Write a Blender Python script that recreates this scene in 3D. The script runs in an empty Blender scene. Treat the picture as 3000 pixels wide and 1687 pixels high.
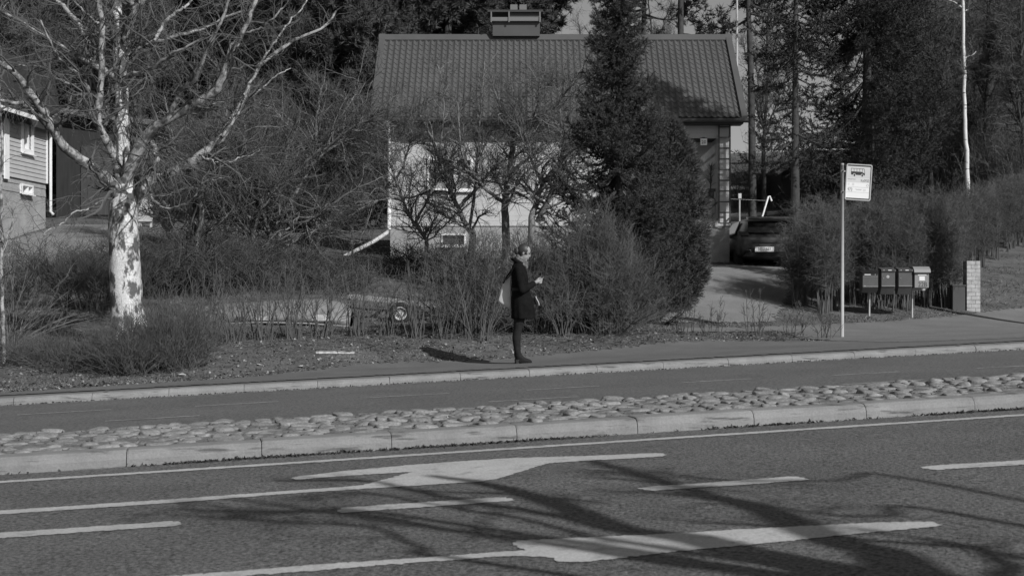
import bpy, bmesh, math, random
import numpy as np
from mathutils import Vector, Matrix
from math import radians as rad, sin, cos, pi

SC = bpy.context.scene
COL = SC.collection
# ------------------------------------------------------------------ camera
F = 4167.0            # focal length in photo pixels (50 mm lens, 3000 px wide)
CH = 1.2              # camera height
HY = 862.0            # horizon row in the photo
cam = bpy.data.objects.new('camera', bpy.data.cameras.new('camera'))
COL.objects.link(cam); SC.camera = cam
cam.data.lens = 50.0; cam.data.sensor_width = 36.0
cam.location = (0, 0, CH); cam.rotation_euler = (rad(90), 0, 0)
cam.data.shift_y = (HY - 843.5) / 3000.0
cam.data.clip_end = 2000; cam.data.clip_start = 0.1
cam.data.dof.use_dof = True; cam.data.dof.focus_distance = 21.7; cam.data.dof.aperture_fstop = 5.6
# ------------------------------------------------------------------ sky, sun, exposure
EL, AZ = rad(32.7), rad(40)      # sun stands behind the camera to the right
SUN = Vector((sin(AZ) * cos(EL), -cos(AZ) * cos(EL), sin(EL)))
W = bpy.data.worlds.new('World'); SC.world = W; W.use_nodes = True
nt = W.node_tree
bgn = nt.nodes['Background']; bgn.inputs['Strength'].default_value = 0.072
sky = nt.nodes.new('ShaderNodeTexSky'); sky.sky_type = 'NISHITA'; sky.sun_disc = False
sky.sun_elevation = EL; sky.sun_rotation = math.atan2(SUN.x, SUN.y)
bw = nt.nodes.new('ShaderNodeRGBToBW')       # the photograph is black and white
nt.links.new(sky.outputs[0], bw.inputs[0]); nt.links.new(bw.outputs[0], bgn.inputs['Color'])
sl = bpy.data.lights.new('sun', 'SUN'); sl.energy = 4.2; sl.angle = rad(0.53); sl.color = (1, 1, 1)
so = bpy.data.objects.new('sun', sl); COL.objects.link(so)
so.rotation_euler = (-SUN).to_track_quat('-Z', 'Y').to_euler(); so.location = (30, -30, 30)
SC.view_settings.view_transform = 'Standard'; SC.view_settings.look = 'None'
SC.view_settings.exposure = 0.0; SC.view_settings.gamma = 1.0

# ------------------------------------------------------------------ materials (all grey: black and white film)
MATS = {}
def mat(name, v, rough=0.85, var=0.0, scale=8.0, bump=0.0, bscale=None, spec=0.3, stretch=None, detail=6.0, metal=0.0,
        v2=None, lo=0.4, hi=0.6, s2=None, st2=None, speck=0.0, sscale=150.0):
    """grey principled material; var = large soft variation, v2 = second tone with a shape of its own, speck = fine grain"""
    if name in MATS: return MATS[name]
    m = bpy.data.materials.new(name); m.use_nodes = True; MATS[name] = m
    t = m.node_tree; N = t.nodes; L = t.links
    b = N['Principled BSDF']; b.inputs['Roughness'].default_value = rough
    b.inputs['Specular IOR Level'].default_value = spec; b.inputs['Metallic'].default_value = metal
    tc = N.new('ShaderNodeTexCoord')
    def coords(st):
        if not st: return tc.outputs['Object']
        mp = N.new('ShaderNodeMapping'); mp.inputs['Scale'].default_value = st
        L.new(tc.outputs['Object'], mp.inputs[0]); return mp.outputs[0]
    def noise(sc, st=None, det=detail, ro=0.6):
        n = N.new('ShaderNodeTexNoise'); n.inputs['Scale'].default_value = sc; n.inputs['Detail'].default_value = det
        n.inputs['Roughness'].default_value = ro
        L.new(coords(st), n.inputs['Vector']); return n.outputs['Fac']
    def math_(op, a, c):
        q = N.new('ShaderNodeMath'); q.operation = op
        for i, x in enumerate((a, c)):
            if isinstance(x, (int, float)): q.inputs[i].default_value = x
            else: L.new(x, q.inputs[i])
        return q.outputs[0]
    def rng_(x, a, c, d, e):
        q = N.new('ShaderNodeMapRange'); L.new(x, q.inputs[0])
        for i, y in enumerate((a, c, d, e)): q.inputs[i + 1].default_value = y
        return q.outputs[0]
    out = None
    if var: out = rng_(noise(scale, stretch), 0.3, 0.7, v * (1 - var), v * (1 + var))
    if v2 is not None:
        msk = rng_(noise(s2 or scale, st2), lo, hi, 0, 1)
        base = out if out is not None else v
        a = math_('MULTIPLY', msk, v2); q = math_('SUBTRACT', 1.0, msk)
        out = math_('ADD', a, math_('MULTIPLY', q, base))
    if speck:
        sp = rng_(noise(sscale, None, 3.0, 0.7), 0.3, 0.7, 1 - speck, 1 + speck)
        out = math_('MULTIPLY', sp, out if out is not None else v)
    if out is None: b.inputs['Base Color'].default_value = (v, v, v, 1)
    else: L.new(out, b.inputs['Base Color'])
    if bump:
        bp = N.new('ShaderNodeBump'); bp.inputs['Strength'].default_value = bump; bp.inputs['Distance'].default_value = 0.02
        L.new(noise(bscale or scale * 4, stretch), bp.inputs['Height']); L.new(bp.outputs[0], b.inputs['Normal'])
    return m

# ------------------------------------------------------------------ mesh helpers
class MB:
    """collects shapes in world coordinates, links them as ONE mesh object"""
    def __init__(s): s.V = []; s.Fs = []; s.n = 0
    def add(s, V, Fc):
        V = np.asarray(V, dtype=np.float64).reshape(-1, 3)
        Fc = [np.asarray(Fc)] if isinstance(Fc, np.ndarray) else Fc
        if isinstance(Fc, list) and len(Fc) and not isinstance(Fc[0], np.ndarray):
            g = {}
            for f in Fc: g.setdefault(len(f), []).append(f)
            Fc = [np.array(x) for x in g.values()]
        for q in Fc: s.Fs.append(q.astype(np.int64) + s.n)
        s.V.append(V); s.n += len(V); return s
    def box(s, a, b, rot=None, c=None):
        x0, y0, z0 = a; x1, y1, z1 = b
        V = np.array([(x, y, z) for z in (z0, z1) for x, y in ((x0, y0), (x1, y0), (x1, y1), (x0, y1))], float)
        if rot is not None: V = xf(V, rot, c)
        return s.add(V, np.array([(3, 2, 1, 0), (4, 5, 6, 7), (0, 1, 5, 4), (1, 2, 6, 5), (2, 3, 7, 6), (3, 0, 4, 7)]))
    def prism(s, poly, vec):
        """flat polygon (list of 3-D points) extruded by vec"""
        n = len(poly); A = np.array(poly, float); V = np.vstack([A, A + np.array(vec, float)])
        Fc = [tuple(range(n))[::-1], tuple(range(n, 2 * n))] + [(i, (i + 1) % n, (i + 1) % n + n, i + n) for i in range(n)]
        return s.add(V, Fc)
    def bar(s, a, b, w, h=None):
        """square bar from a to b"""
        a = Vector(a); b = Vector(b); d = (b - a).normalized(); h = h or w
        r = Vector((0, 0, 1)) if abs(d.z) < .95 else Vector((1, 0, 0))
        n = d.cross(r).normalized(); u = n.cross(d).normalized()
        V = [p + n * sx * w / 2 + u * sy * h / 2 for p in (a, b) for sx, sy in ((-1, -1), (1, -1), (1, 1), (-1, 1))]
        return s.add([tuple(v) for v in V], np.array([(0, 1, 2, 3), (7, 6, 5, 4), (0, 4, 5, 1), (1, 5, 6, 2), (2, 6, 7, 3), (3, 7, 4, 0)]))
    def tube(s, pts, r, m=8, caps=True):
        P = np.array(pts, float)[None]; k = P.shape[1]
        R = (np.full((1, k), r) if np.isscalar(r) else np.array(r, float)[None])
        V, Q = tubes(P, R, m); s.add(V, Q)
        if caps:
            o = s.n - len(V)
            s.Fs.append(np.array([list(range(o, o + m))])); s.Fs.append(np.array([list(range(s.n - m, s.n))[::-1]]))
        return s
    def loft(s, rings, caps=True):
        m = len(rings[0]); k = len(rings); V = np.array(rings, float).reshape(-1, 3)
        Q = [(i * m + j, i * m + (j + 1) % m, (i + 1) * m + (j + 1) % m, (i + 1) * m + j) for i in range(k - 1) for j in range(m)]
        Fc = list(Q)
        if caps: Fc += [tuple(range(m))[::-1], tuple(range((k - 1) * m, k * m))]
        return s.add(V, Fc)
    def ell(s, c, r, rot=None, nu=16, nv=10):
        V = []; Fc = []
        for i in range(nv + 1):
            t = pi * i / nv
            for j in range(nu):
                p = 2 * pi * j / nu; V.append((r[0] * sin(t) * cos(p), r[1] * sin(t) * sin(p), r[2] * cos(t)))
        for i in range(nv):
            for j in range(nu): Fc.append((i * nu + j, (i + 1) * nu + j, (i + 1) * nu + (j + 1) % nu, i * nu + (j + 1) % nu))
        V = np.array(V)
        if rot is not None: V = xf(V, rot)
        return s.add(V + np.array(c), Fc)
    def lathe(s, c, axis, prof, m=24):
        """prof: list of (radius, distance along axis)"""
        ax = Vector(axis).normalized(); r = Vector((0, 0, 1)) if abs(ax.z) < .9 else Vector((1, 0, 0))
        n = ax.cross(r).normalized(); u = n.cross(ax)
        c = Vector(c)
        rings = [[tuple(c + ax * d + (n * cos(2 * pi * j / m) + u * sin(2 * pi * j / m)) * rr) for j in range(m)] for rr, d in prof]
        return s.loft(rings)
    def mesh(s, name, off=(0, 0, 0), smooth=False):
        me = bpy.data.meshes.new(name)
        if not s.V: return me
        V = (np.vstack(s.V) - np.array(off)).astype(np.float32)
        me.vertices.add(len(V)); me.vertices.foreach_set('co', V.ravel())
        li = np.concatenate([f.ravel() for f in s.Fs]).astype(np.int32)
        tot = np.concatenate([np.full(len(f), f.shape[1]) for f in s.Fs])
        st = np.concatenate([[0], np.cumsum(tot)[:-1]]).astype(np.int32)
        me.loops.add(len(li)); me.loops.foreach_set('vertex_index', li)
        me.polygons.add(len(st)); me.polygons.foreach_set('loop_start', st)
        me.update(calc_edges=True); me.validate()
        me.polygons.foreach_set('use_smooth', np.full(len(me.polygons), bool(smooth)))
        return me

def xf(V, rot, c=None):
    V = np.asarray(V, float); c = np.zeros(3) if c is None else np.array(c, float)
    M = np.array(rot.to_3x3() if hasattr(rot, 'to_3x3') else rot)
    return (V - c) @ M.T + c
def nrm(a): return a / (np.linalg.norm(a, axis=-1, keepdims=True) + 1e-9)
def tubes(P, R, m):
    """P (N,k,3) polylines, R (N,k) radii -> vertices, quads"""
    N, k, _ = P.shape
    T = nrm(np.gradient(P, axis=1)); D = nrm(P[:, -1] - P[:, 0])
    ref = np.where(np.abs(D[:, 2:3]) < 0.8, np.array([[0, 0, 1.0]]), np.array([[1.0, 0, 0]]))[:, None, :]
    n = nrm(np.cross(T, np.broadcast_to(ref, T.shape))); b = np.cross(T, n)
    a = np.arange(m) * 2 * pi / m
    V = P[:, :, None] + R[:, :, None, None] * (n[:, :, None] * np.cos(a)[None, None, :, None] + b[:, :, None] * np.sin(a)[None, None, :, None])
    i = np.arange(N)[:, None, None] * k * m + np.arange(k - 1)[None, :, None] * m; j = np.arange(m)[None, None, :]; jn = (j + 1) % m
    Q = np.stack([i + j, i + jn, i + m + jn, i + m + j], -1).reshape(-1, 4)
    return V.reshape(-1, 3), Q
def interp(P, R, idx, t):
    k = P.shape[1]; f = t * (k - 1); i0 = np.minimum(f.astype(int), k - 2); w = (f - i0)[:, None]
    A = P[idx, i0]; B = P[idx, i0 + 1]
    return A * (1 - w) + B * w, nrm(B - A), R[idx, i0] * (1 - w[:, 0]) + R[idx, i0 + 1] * w[:, 0]
def grow(P, R, n, g, t=(0.2, 1), L=(0.3, 0.8), ang=(30, 60), up=0.2, wig=0.15, k=5, rr=0.6, rmin=0.002, rmax=1, trop=0.0, tipscale=0.5, flat=0):
    """n side shoots spread along the parent polylines"""
    ln = np.linalg.norm(np.diff(P, axis=1), axis=2).sum(1); idx = g.choice(len(P), n, p=ln / ln.sum())
    tt = g.uniform(t[0], t[1], n); O, T, r0 = interp(P, R, idx, tt)
    q = g.normal(size=(n, 3)); q[:, 2] *= (1 - flat); q = nrm(q - (q * T).sum(1, keepdims=True) * T)
    an = np.radians(g.uniform(ang[0], ang[1], n))[:, None]
    d = nrm(T * np.cos(an) + q * np.sin(an) + np.array([0, 0, up]))
    le = g.uniform(L[0], L[1], n) * (1 - (1 - tipscale) * tt)
    pts = [O]
    for s in range(k - 1):
        d = nrm(d + g.normal(size=(n, 3)) * wig + np.array([0, 0, trop])); pts.append(pts[-1] + d * (le / (k - 1))[:, None])
    P2 = np.stack(pts, 1); rb = np.clip(r0 * rr, rmin, rmax)
    return P2, rb[:, None] * np.linspace(1, 0.35, k)[None]
def smoothline(pts, k):
    """Catmull-Rom through pts, k samples"""
    p = np.array(pts, float); p = np.vstack([2 * p[0] - p[1], p, 2 * p[-1] - p[-2]]); n = len(p) - 3
    out = []
    for f in np.linspace(0, n - 1e-6, k):
        i = int(f); t = f - i; a, b, c, d = p[i:i + 4]
        out.append(0.5 * ((2 * b) + (-a + c) * t + (2 * a - 5 * b + 4 * c - d) * t * t + (-a + 3 * b - 3 * c + d) * t ** 3))
    return np.array(out)
def blades(B, D, ln, w, g):
    """thin triangles: base B, direction D"""
    n = len(B); s = nrm(np.cross(D, g.normal(size=(n, 3)))) * (np.asarray(w) / 2).reshape(-1, 1) if not np.isscalar(w) else nrm(np.cross(D, g.normal(size=(n, 3)))) * w / 2
    V = np.stack([B - s, B + s, B + D * np.asarray(ln).reshape(-1, 1)], 1).reshape(-1, 3)
    return V, np.arange(3 * n).reshape(-1, 3)

OFF = {}
def thing(name, label, cat, loc, group=None):
    o = bpy.data.objects.new(name, None); COL.objects.link(o); o.location = tuple(loc); o.empty_display_size = 0.3
    o['label'] = label; o['category'] = cat
    if group: o['group'] = group
    OFF[o] = np.array(loc, float); return o
def obj(name, mb, m, parent=None, smooth=False, label=None):
    off = OFF[parent] if parent is not None else np.zeros(3)
    me = mb.mesh(name, off, smooth) if isinstance(mb, MB) else mb
    me.materials.append(m); o = bpy.data.objects.new(name, me); COL.objects.link(o)
    if parent is not None: o.parent = parent
    if label: o['label'] = label
    OFF[o] = off; return o
def solo(name, mb, m, label, cat, loc, group=None, smooth=False):
    """a thing that is one mesh"""
    me = mb.mesh(name, loc, smooth); me.materials.append(m); o = bpy.data.objects.new(name, me); COL.objects.link(o)
    o.location = tuple(loc); o['label'] = label; o['category'] = cat
    if group: o['group'] = group
    OFF[o] = np.array(loc, float); return o
def struct(name, mb, m, smooth=False, kind='structure'):
    o = obj(name, mb, m, None, smooth); o['kind'] = kind; return o
def bevel(o, w, seg=2):
    md = o.modifiers.new('bevel', 'BEVEL'); md.width = w; md.segments = seg; md.limit_method = 'ANGLE'; md.angle_limit = rad(40); return o
def dup(root, loc, rz=0.0, sc=1.0, label=None, group=None):
    r = root.copy(); COL.objects.link(r); r.location = tuple(loc); r.rotation_euler = (0, 0, rz)
    r.scale = (sc, sc, sc) if np.isscalar(sc) else sc
    if label: r['label'] = label
    if group: r['group'] = group
    for ch in list(root.children):
        c = ch.copy(); COL.objects.link(c); c.parent = r
        for q in list(ch.children):
            d = q.copy(); COL.objects.link(d); d.parent = c
    return r
def text_mb(txt, size, place, depth=0.002, align='CENTER'):
    """lettering as mesh; place(x, y) -> world point for text-plane metres, list of (co) mapped"""
    cu = bpy.data.curves.new('lettering', 'FONT'); cu.body = txt; cu.size = size; cu.align_x = align; cu.align_y = 'CENTER'; cu.resolution_u = 3
    to = bpy.data.objects.new('lettering', cu); COL.objects.link(to)
    dg = bpy.context.evaluated_depsgraph_get(); me = bpy.data.meshes.new_from_object(to.evaluated_get(dg))
    mb = MB()
    V = [place(v.co.x, v.co.y) for v in me.vertices]
    if V: mb.add(V, [tuple(p.vertices) for p in me.polygons])
    bpy.data.objects.remove(to); bpy.data.curves.remove(cu); bpy.data.meshes.remove(me)
    return mb

# ------------------------------------------------------------------ the lie of the land
RA = rad(12.06)                          # the street runs slightly away to the right, climbing 4 percent
CA, SA = cos(RA), sin(RA)
def uv(X, Y): return X * CA + Y * SA, -X * SA + Y * CA
def xy(u, v): return u * CA - v * SA, u * SA + v * CA
def zroad(u, v): return 0.0505 + 0.0414 * u - 0.0107 * v
VK0, VK1, VM, VF = 11.04, 11.32, 13.15, 19.77       # median kerb front / back, median far edge, far kerb front
def P(px, py, Y): return np.array(((px - 1500) * Y / F, Y, CH + (HY - py) * Y / F))
def X_(px, Y): return (px - 1500) * Y / F
def Z_(py, Y): return CH + (HY - py) * Y / F
CP = [(640, 1005, 23.6), (1000, 990, 24.3), (1300, 1002, 24.2), (1650, 988, 25), (1900, 977, 26), (330, 1040, 23), (60, 1060, 22.6), (-300, 1080, 22),
      (560, 965, 26), (1020, 958, 27.2), (1175, 948, 29), (1400, 930, 28), (1000, 850, 31.5), (700, 805, 34), (1120, 790, 36), (1140, 751, 40), (1640, 758, 40), (2140, 770, 40),
      (2240, 787, 39), (2080, 800, 36), (1950, 938, 29.5), (2270, 935, 30.5), (2550, 930, 32), (2690, 925, 32.5), (2850, 910, 33.5), (2467, 990, 26.5), (2800, 965, 29),
      (2950, 830, 38), (3000, 720, 45), (2850, 565, 55), (2600, 600, 55), (250, 770, 35), (0, 800, 34), (40, 705, 41), (137, 668, 44.2), (300, 640, 50), (800, 690, 50), (1400, 650, 60),
      (2200, 640, 60), (3400, 700, 50), (3300, 960, 33), (-600, 720, 44), (500, 560, 80), (1500, 560, 80), (2400, 520, 80), (-500, 560, 80), (3300, 450, 80), (1500, 470, 120), (0, 470, 120), (3000, 430, 120)]
_C = [tuple(P(*c)) for c in CP]
for u_ in range(-30, 45, 5):
    for v_ in (20.1, 21.5):
        X0, Y0 = xy(u_, v_); _C.append((X0, Y0, zroad(u_, v_) + 0.12))
_C = np.array(_C)
def _k(r2): return 0.5 * r2 * np.log(r2 + 1e-9)
def _fit():
    n = len(_C); A = np.zeros((n + 3, n + 3)); d2 = ((_C[:, None, :2] - _C[None, :, :2]) ** 2).sum(2)
    A[:n, :n] = _k(d2) + np.eye(n) * 2.0; Q = np.hstack([np.ones((n, 1)), _C[:, :2]]); A[:n, n:] = Q; A[n:, :n] = Q.T
    return np.linalg.solve(A, np.concatenate([_C[:, 2], np.zeros(3)]))
_w = _fit()
def zg(X, Y):
    """ground height beyond the far kerb"""
    X = np.atleast_1d(np.asarray(X, float)); Y = np.atleast_1d(np.asarray(Y, float))
    Xc = np.clip(X, -40, 40); Yc = np.clip(Y, 5, 130)
    d2 = (Xc[:, None] - _C[None, :, 0]) ** 2 + (Yc[:, None] - _C[None, :, 1]) ** 2
    t = _k(d2) @ _w[:-3] + _w[-3] + Xc * _w[-2] + Yc * _w[-1]
    u, v = uv(X, Y); s = np.clip((v - 21.6) / 2.2, 0, 1); s = s * s * (3 - 2 * s)
    return (zroad(u, v) + 0.12) * (1 - s) + t * s
def zg1(X, Y): return float(zg(X, Y)[0])
def hit(px, py, y0=20.0, y1=110.0):
    """point of the ground beyond the kerb seen at a photo position"""
    Ys = np.arange(y0, y1, 0.05); G = zg(X_(px, Ys), Ys); R_ = Z_(py, Ys)
    i = np.argmax(R_ <= G) if (R_ <= G).any() else len(Ys) - 1
    return np.array((X_(px, Ys[i]), Ys[i], G[i]))
def onroad(px, py, dz=0.0):
    """point of the road plane seen at a photo position"""
    a = (px - 1500) / F; b = (HY - py) / F
    ku, kv = a * CA + SA, -a * SA + CA
    Y = (0.0505 + dz - CH) / (b - 0.0414 * ku + 0.0107 * kv)
    return np.array((a * Y, Y, CH + b * Y))
# ================================================================== SETTING
M_ASPH = mat('asphalt', 0.122, 0.8, var=0.16, scale=0.9, bump=0.7, bscale=70, speck=0.95, sscale=44, spec=0.35)
M_ASPH2 = mat('asphalt_far', 0.12, 0.85, var=0.12, scale=0.7, bump=0.3, bscale=60, speck=0.6, sscale=30, spec=0.3)
M_DRIVE = mat('pale_asphalt', 0.165, 0.9, var=0.15, scale=1.1, bump=0.3, bscale=50, speck=0.25, sscale=40)
M_WALK = mat('asphalt_path', 0.135, 0.85, var=0.16, scale=1.3, bump=0.2, bscale=60, speck=0.16, sscale=45)
M_PAINT = mat('road_paint', 0.44, 0.7, var=0.10, scale=2.2, v2=0.28, lo=0.56, hi=0.70, s2=7, speck=0.25, sscale=60)
M_PAINT2 = mat('worn_paint', 0.28, 0.8, var=0.25, scale=3, speck=0.25, sscale=50)
M_KERB = mat('kerb_stone', 0.22, 0.85, var=0.18, scale=3.0, v2=0.09, lo=0.57, hi=0.68, s2=2.6, st2=(1, 1.2, 9), bump=0.3, bscale=40, speck=0.12, sscale=70)
M_COB = mat('cobble', 0.215, 0.85, var=0.35, scale=4.5, v2=0.12, lo=0.55, hi=0.66, s2=3.3, bump=0.6, bscale=18, speck=0.3, sscale=40)
M_GROUT = mat('grout', 0.16, 0.95, var=0.3, scale=8, bump=0.6, bscale=40, speck=0.4, sscale=50)
M_GROUND = mat('dry_grass', 0.115, 0.95, var=0.38, scale=1.2, bump=0.9, bscale=28, v2=0.06, lo=0.5, hi=0.66, s2=2.4, speck=0.45, sscale=30)
M_GRAVEL = mat('gravel', 0.2, 0.95, var=0.2, scale=0.8, bump=0.5, bscale=45, speck=0.3, sscale=35)

def sheet(u0, u1, v0, v1, du, dv, zf, noise=0):
    us = np.arange(u0, u1 + du / 2, du); vs = np.arange(v0, v1 + dv / 2, dv)
    U, V = np.meshgrid(us, vs, indexing='ij'); X, Y = xy(U, V); Z = zf(X, Y, U, V)
    nu, nv = U.shape; i = np.arange(nu - 1)[:, None] * nv + np.arange(nv - 1)[None]
    Q = np.stack([i, i + nv, i + nv + 1, i + 1], -1).reshape(-1, 4)
    return np.stack([X, Y, Z], -1).reshape(-1, 3), Q
def plane_z(X, Y, U, V): return zroad(U, V)
mb = MB(); mb.add(*sheet(-60, 90, 1.0, VK0 + 0.01, 2, 2.01, plane_z)); struct('road', mb, M_ASPH)
mb = MB(); mb.add(*sheet(-60, 90, VM - 0.02, VF + 0.02, 2, 2.22, plane_z)); struct('road', mb, M_ASPH2)
mb = MB(); mb.add(*sheet(-60, 90, -14, 0.72, 2, 0.92, lambda X, Y, U, V: zroad(U, V) + 0.12)); struct('pavement', mb, M_WALK)
mb = MB(); mb.add(*sheet(-60, 90, VK1 - 0.02, VM - 0.0, 1, 0.3, lambda X, Y, U, V: zroad(U, V) + 0.124)); struct('median', mb, M_GROUT)

# kerbs: one metre blocks with joints, rounded front edge
def kerb(v0, v1, u0, n, h, front, name, phase):
    g = np.random.default_rng(int(abs(phase) * 100) + 3); mb = MB()
    s = -1 if front else 1        # front faces the camera
    for k in range(n):
        a = u0 + k; b = a + 1 - 0.006; j = g.normal() * 0.004; jz = g.normal() * 0.003
        lo, hi = (v0, v1)
        prof = [(lo + j, -0.05), (lo + j + 0.006, h * 0.45), (lo + j + 0.022, h * 0.78), (lo + j + 0.055, h * 0.96), (lo + j + 0.10, h), (hi + j, h), (hi + j, -0.05)]
        if not front: prof = [(hi - (p[0] - lo), p[1]) for p in prof][::-1]
        rings = []
        for u in (a, a + 0.012, b - 0.012, b):
            sh = 0.004 if u in (a, b) else 0
            rings.append([(*xy(u, v), zroad(u, v) + jz + max(z - sh, -0.05)) for v, z in prof])
        mb.loft(rings)
    o = struct(name, mb, M_KERB); return o
U_NEAR = uv(*onroad(363.7, 1381.7)[:2])[0]; U_FAR = uv(*onroad(53, 1180)[:2])[0]
kerb(VK0, VK1, U_NEAR - 20, 60, 0.125, True, 'kerb', 0.1)
kerb(VF, VF + 0.16, U_FAR - 20, 70, 0.105, True, 'kerb', 0.2)
kerb(VM - 0.02, VM + 0.10, -30, 60, 0.10, False, 'kerb', 0.3)
kerb(0.72, 0.98, -30, 60, 0.12, False, 'kerb', 0.4)

# cobbles of the median
g = np.random.default_rng(5); mb = MB()
bmS = bmesh.new(); bmesh.ops.create_icosphere(bmS, subdivisions=3, radius=1.0)
SV = np.array([v.co[:] for v in bmS.verts]); SF = np.array([[v.index for v in f.verts] for f in bmS.faces]); bmS.free()
rows = [VK1 + 0.065 + 0.149 * i for i in range(13)]
for r, v0 in enumerate(rows):
    u = -13.0 + g.uniform(0, .2)
    while u < 19:
        w = g.uniform(0.11, 0.27); d = g.uniform(0.135, 0.18)
        if g.uniform() < 0.03: u += w; continue
        sx, sy, sz = w / 2 * 0.96, d / 2 * 1.0, g.uniform(0.028, 0.046)
        S = np.sign(SV) * np.abs(SV) ** np.array([.66, .66, .62])
        ph = g.uniform(0, 9, 3); am = 0.10
        S = S * (1 + am * np.sin(SV[:, :1] * 2.6 + ph[0]) + am * np.sin(SV[:, 1:2] * 3.1 + ph[1]) + am * .7 * np.sin(SV[:, 2:] * 3 + SV[:, :1] * 4 + ph[2]))
        S = S * np.array([sx, sy, sz]); a = g.uniform(-.35, .35)
        S = S @ np.array([[cos(a), sin(a), 0], [-sin(a), cos(a), 0], [0, 0, 1]])
        S[:, 2] += g.normal() * .07 * S[:, 0] + g.normal() * .07 * S[:, 1]
        uc = u + w / 2; vc = v0 + g.normal() * 0.018
        X, Y = xy(uc + S[:, 0], vc + S[:, 1]); mb.add(np.stack([X, Y, zroad(uc, vc) + 0.098 + g.normal() * .008 + S[:, 2]], -1), SF)
        u += w
struct('cobbles', mb, M_COB, smooth=True)

# painted markings, read off the photo and laid on the road plane
def z1(*q): return [(x / 2.109, 1000 + y / 2.109) for x, y in q]
def z2(*q): return [(1000 + x / 2.109, 1000 + y / 2.109) for x, y in q]
def z3(*q): return [(2000 + x / 2.109, 1000 + y / 2.109) for x, y in q]
def marking(poly, m=M_PAINT, rough=0.007, dz=0.004):
    g = np.random.default_rng(abs(len(poly) * 7 + int(poly[0][0]))); pts = []
    W_ = [onroad(x, y, dz) for x, y in poly]
    for i in range(len(W_)):
        a, b = W_[i], W_[(i + 1) % len(W_)]; n = max(1, int(np.linalg.norm(b - a) / 0.018))
        for k in range(n):
            p = a + (b - a) * k / n + np.array([*g.normal(size=2), 0]) * rough * (1 if k else .3); p[2] = zroad(*uv(p[0], p[1])) + dz; pts.append(p)
    bm = bmesh.new(); vs = [bm.verts.new(p) for p in pts]; f = bm.faces.new(vs); f.normal_update()
    if f.normal.z < 0: f.normal_flip()
    bmesh.ops.triangulate(bm, faces=[f]); me = bpy.data.meshes.new('road_marking'); bm.to_mesh(me); bm.free()
    me.materials.append(m); o = bpy.data.objects.new('road_marking', me); COL.objects.link(o); o['kind'] = 'structure'
marking(z2((0, 800), (440, 760), (740, 738), (1100, 716), (1280, 712), (1500, 706), (1940, 688), (1985, 690), (2010, 701), (1985, 709), (1900, 714), (1500, 736), (1400, 742), (1280, 750), (1180, 780), (960, 848), (850, 865), (560, 882), (330, 897), (0, 917))
        + z1((1800, 937), (1100, 992), (0, 1066), (-800, 1122), (-800, 1098), (0, 1043), (1100, 970), (2000, 905)) + z2((0, 898), (130, 885), (270, 850), (440, 803), (330, 810), (0, 830))
        + z1((1840, 852), (1800, 843), (1850, 830), (1950, 820)))
marking(z1((-700, 1226), (0, 1180), (1060, 1108), (1095, 1109), (1125, 1125), (1085, 1137), (800, 1156), (0, 1213), (-700, 1264)))
marking(z2((-22, 1042), (0, 1025), (500, 992), (960, 961), (1015, 961), (1075, 977), (1030, 985), (500, 1022), (0, 1057), (-15, 1053)))
marking(z2((1825, 905), (1900, 895), (2109, 882)) + z3((350, 857), (650, 833), (700, 832), (785, 850), (740, 857), (350, 885), (0, 908)) + z2((1910, 921)))
marking(z3((1470, 777), (1540, 765), (2109, 731), (2500, 706), (2500, 733), (2109, 759), (1560, 792)))
marking(z2((0, 1365), (550, 1330), (1140, 1286), (1105, 1276), (1060, 1240), (1080, 1229), (1200, 1222), (1600, 1205), (2109, 1180)) + z3((300, 1162), (800, 1135), (1200, 1115), (1540, 1110), (1608, 1130), (1560, 1140), (1050, 1188), (430, 1252), (0, 1290))
        + z2((1700, 1338), (1480, 1361), (1340, 1357), (1270, 1328), (1050, 1322), (550, 1355), (0, 1400)) + z1((1450, 1450), (600, 1515), (600, 1482), (1030, 1449)))
def vline(v, w, u0, u1, m, rough=0.006):
    mb = MB(); us = np.arange(u0, u1, 0.03); g = np.random.default_rng(abs(int(v * 100)))
    X0, Y0 = xy(us, v - w / 2 + g.normal(size=len(us)) * rough); X1, Y1 = xy(us, v + w / 2 + g.normal(size=len(us)) * rough)
    n = len(us); V = np.vstack([np.stack([X0, Y0, zroad(us, v - w / 2) + .004], 1), np.stack([X1, Y1, zroad(us, v + w / 2) + .004], 1)])
    i = np.arange(n - 1); mb.add(V, np.stack([i, i + 1, i + 1 + n, i + n], 1)); struct('road_marking', mb, m)
vA = uv(*onroad(474, 1399)[:2])[1]; vB = uv(*onroad(2498, 1234.5)[:2])[1]
vline((vA + vB) / 2, 0.13, -14, 24, M_PAINT)
vline(VF - 0.09, 0.08, -20, 30, M_PAINT2)
def thin(p, q, w=0.085):
    a = onroad(*p); b = onroad(*q); ua, va = uv(a[0], a[1]); ub, vb = uv(b[0], b[1])
    vline((va + vb) / 2, w, ua, ub, M_PAINT2, 0.008)
for p, q in (((52, 1214), (327, 1201)), ((571, 1189), (818, 1177)), ((1064, 1165), (1320, 1153)), ((1540, 1142), (1766, 1131)), ((1990, 1120), (2211, 1110.5)), ((2436, 1099.6), (2645, 1089)), ((2856, 1079), (3060, 1069)),
             ((310, 1232), (585.6, 1219)), ((1429, 1176), (1700, 1162.6)), ((2460, 1125.6), (2725, 1113))): thin(p, q)

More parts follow.
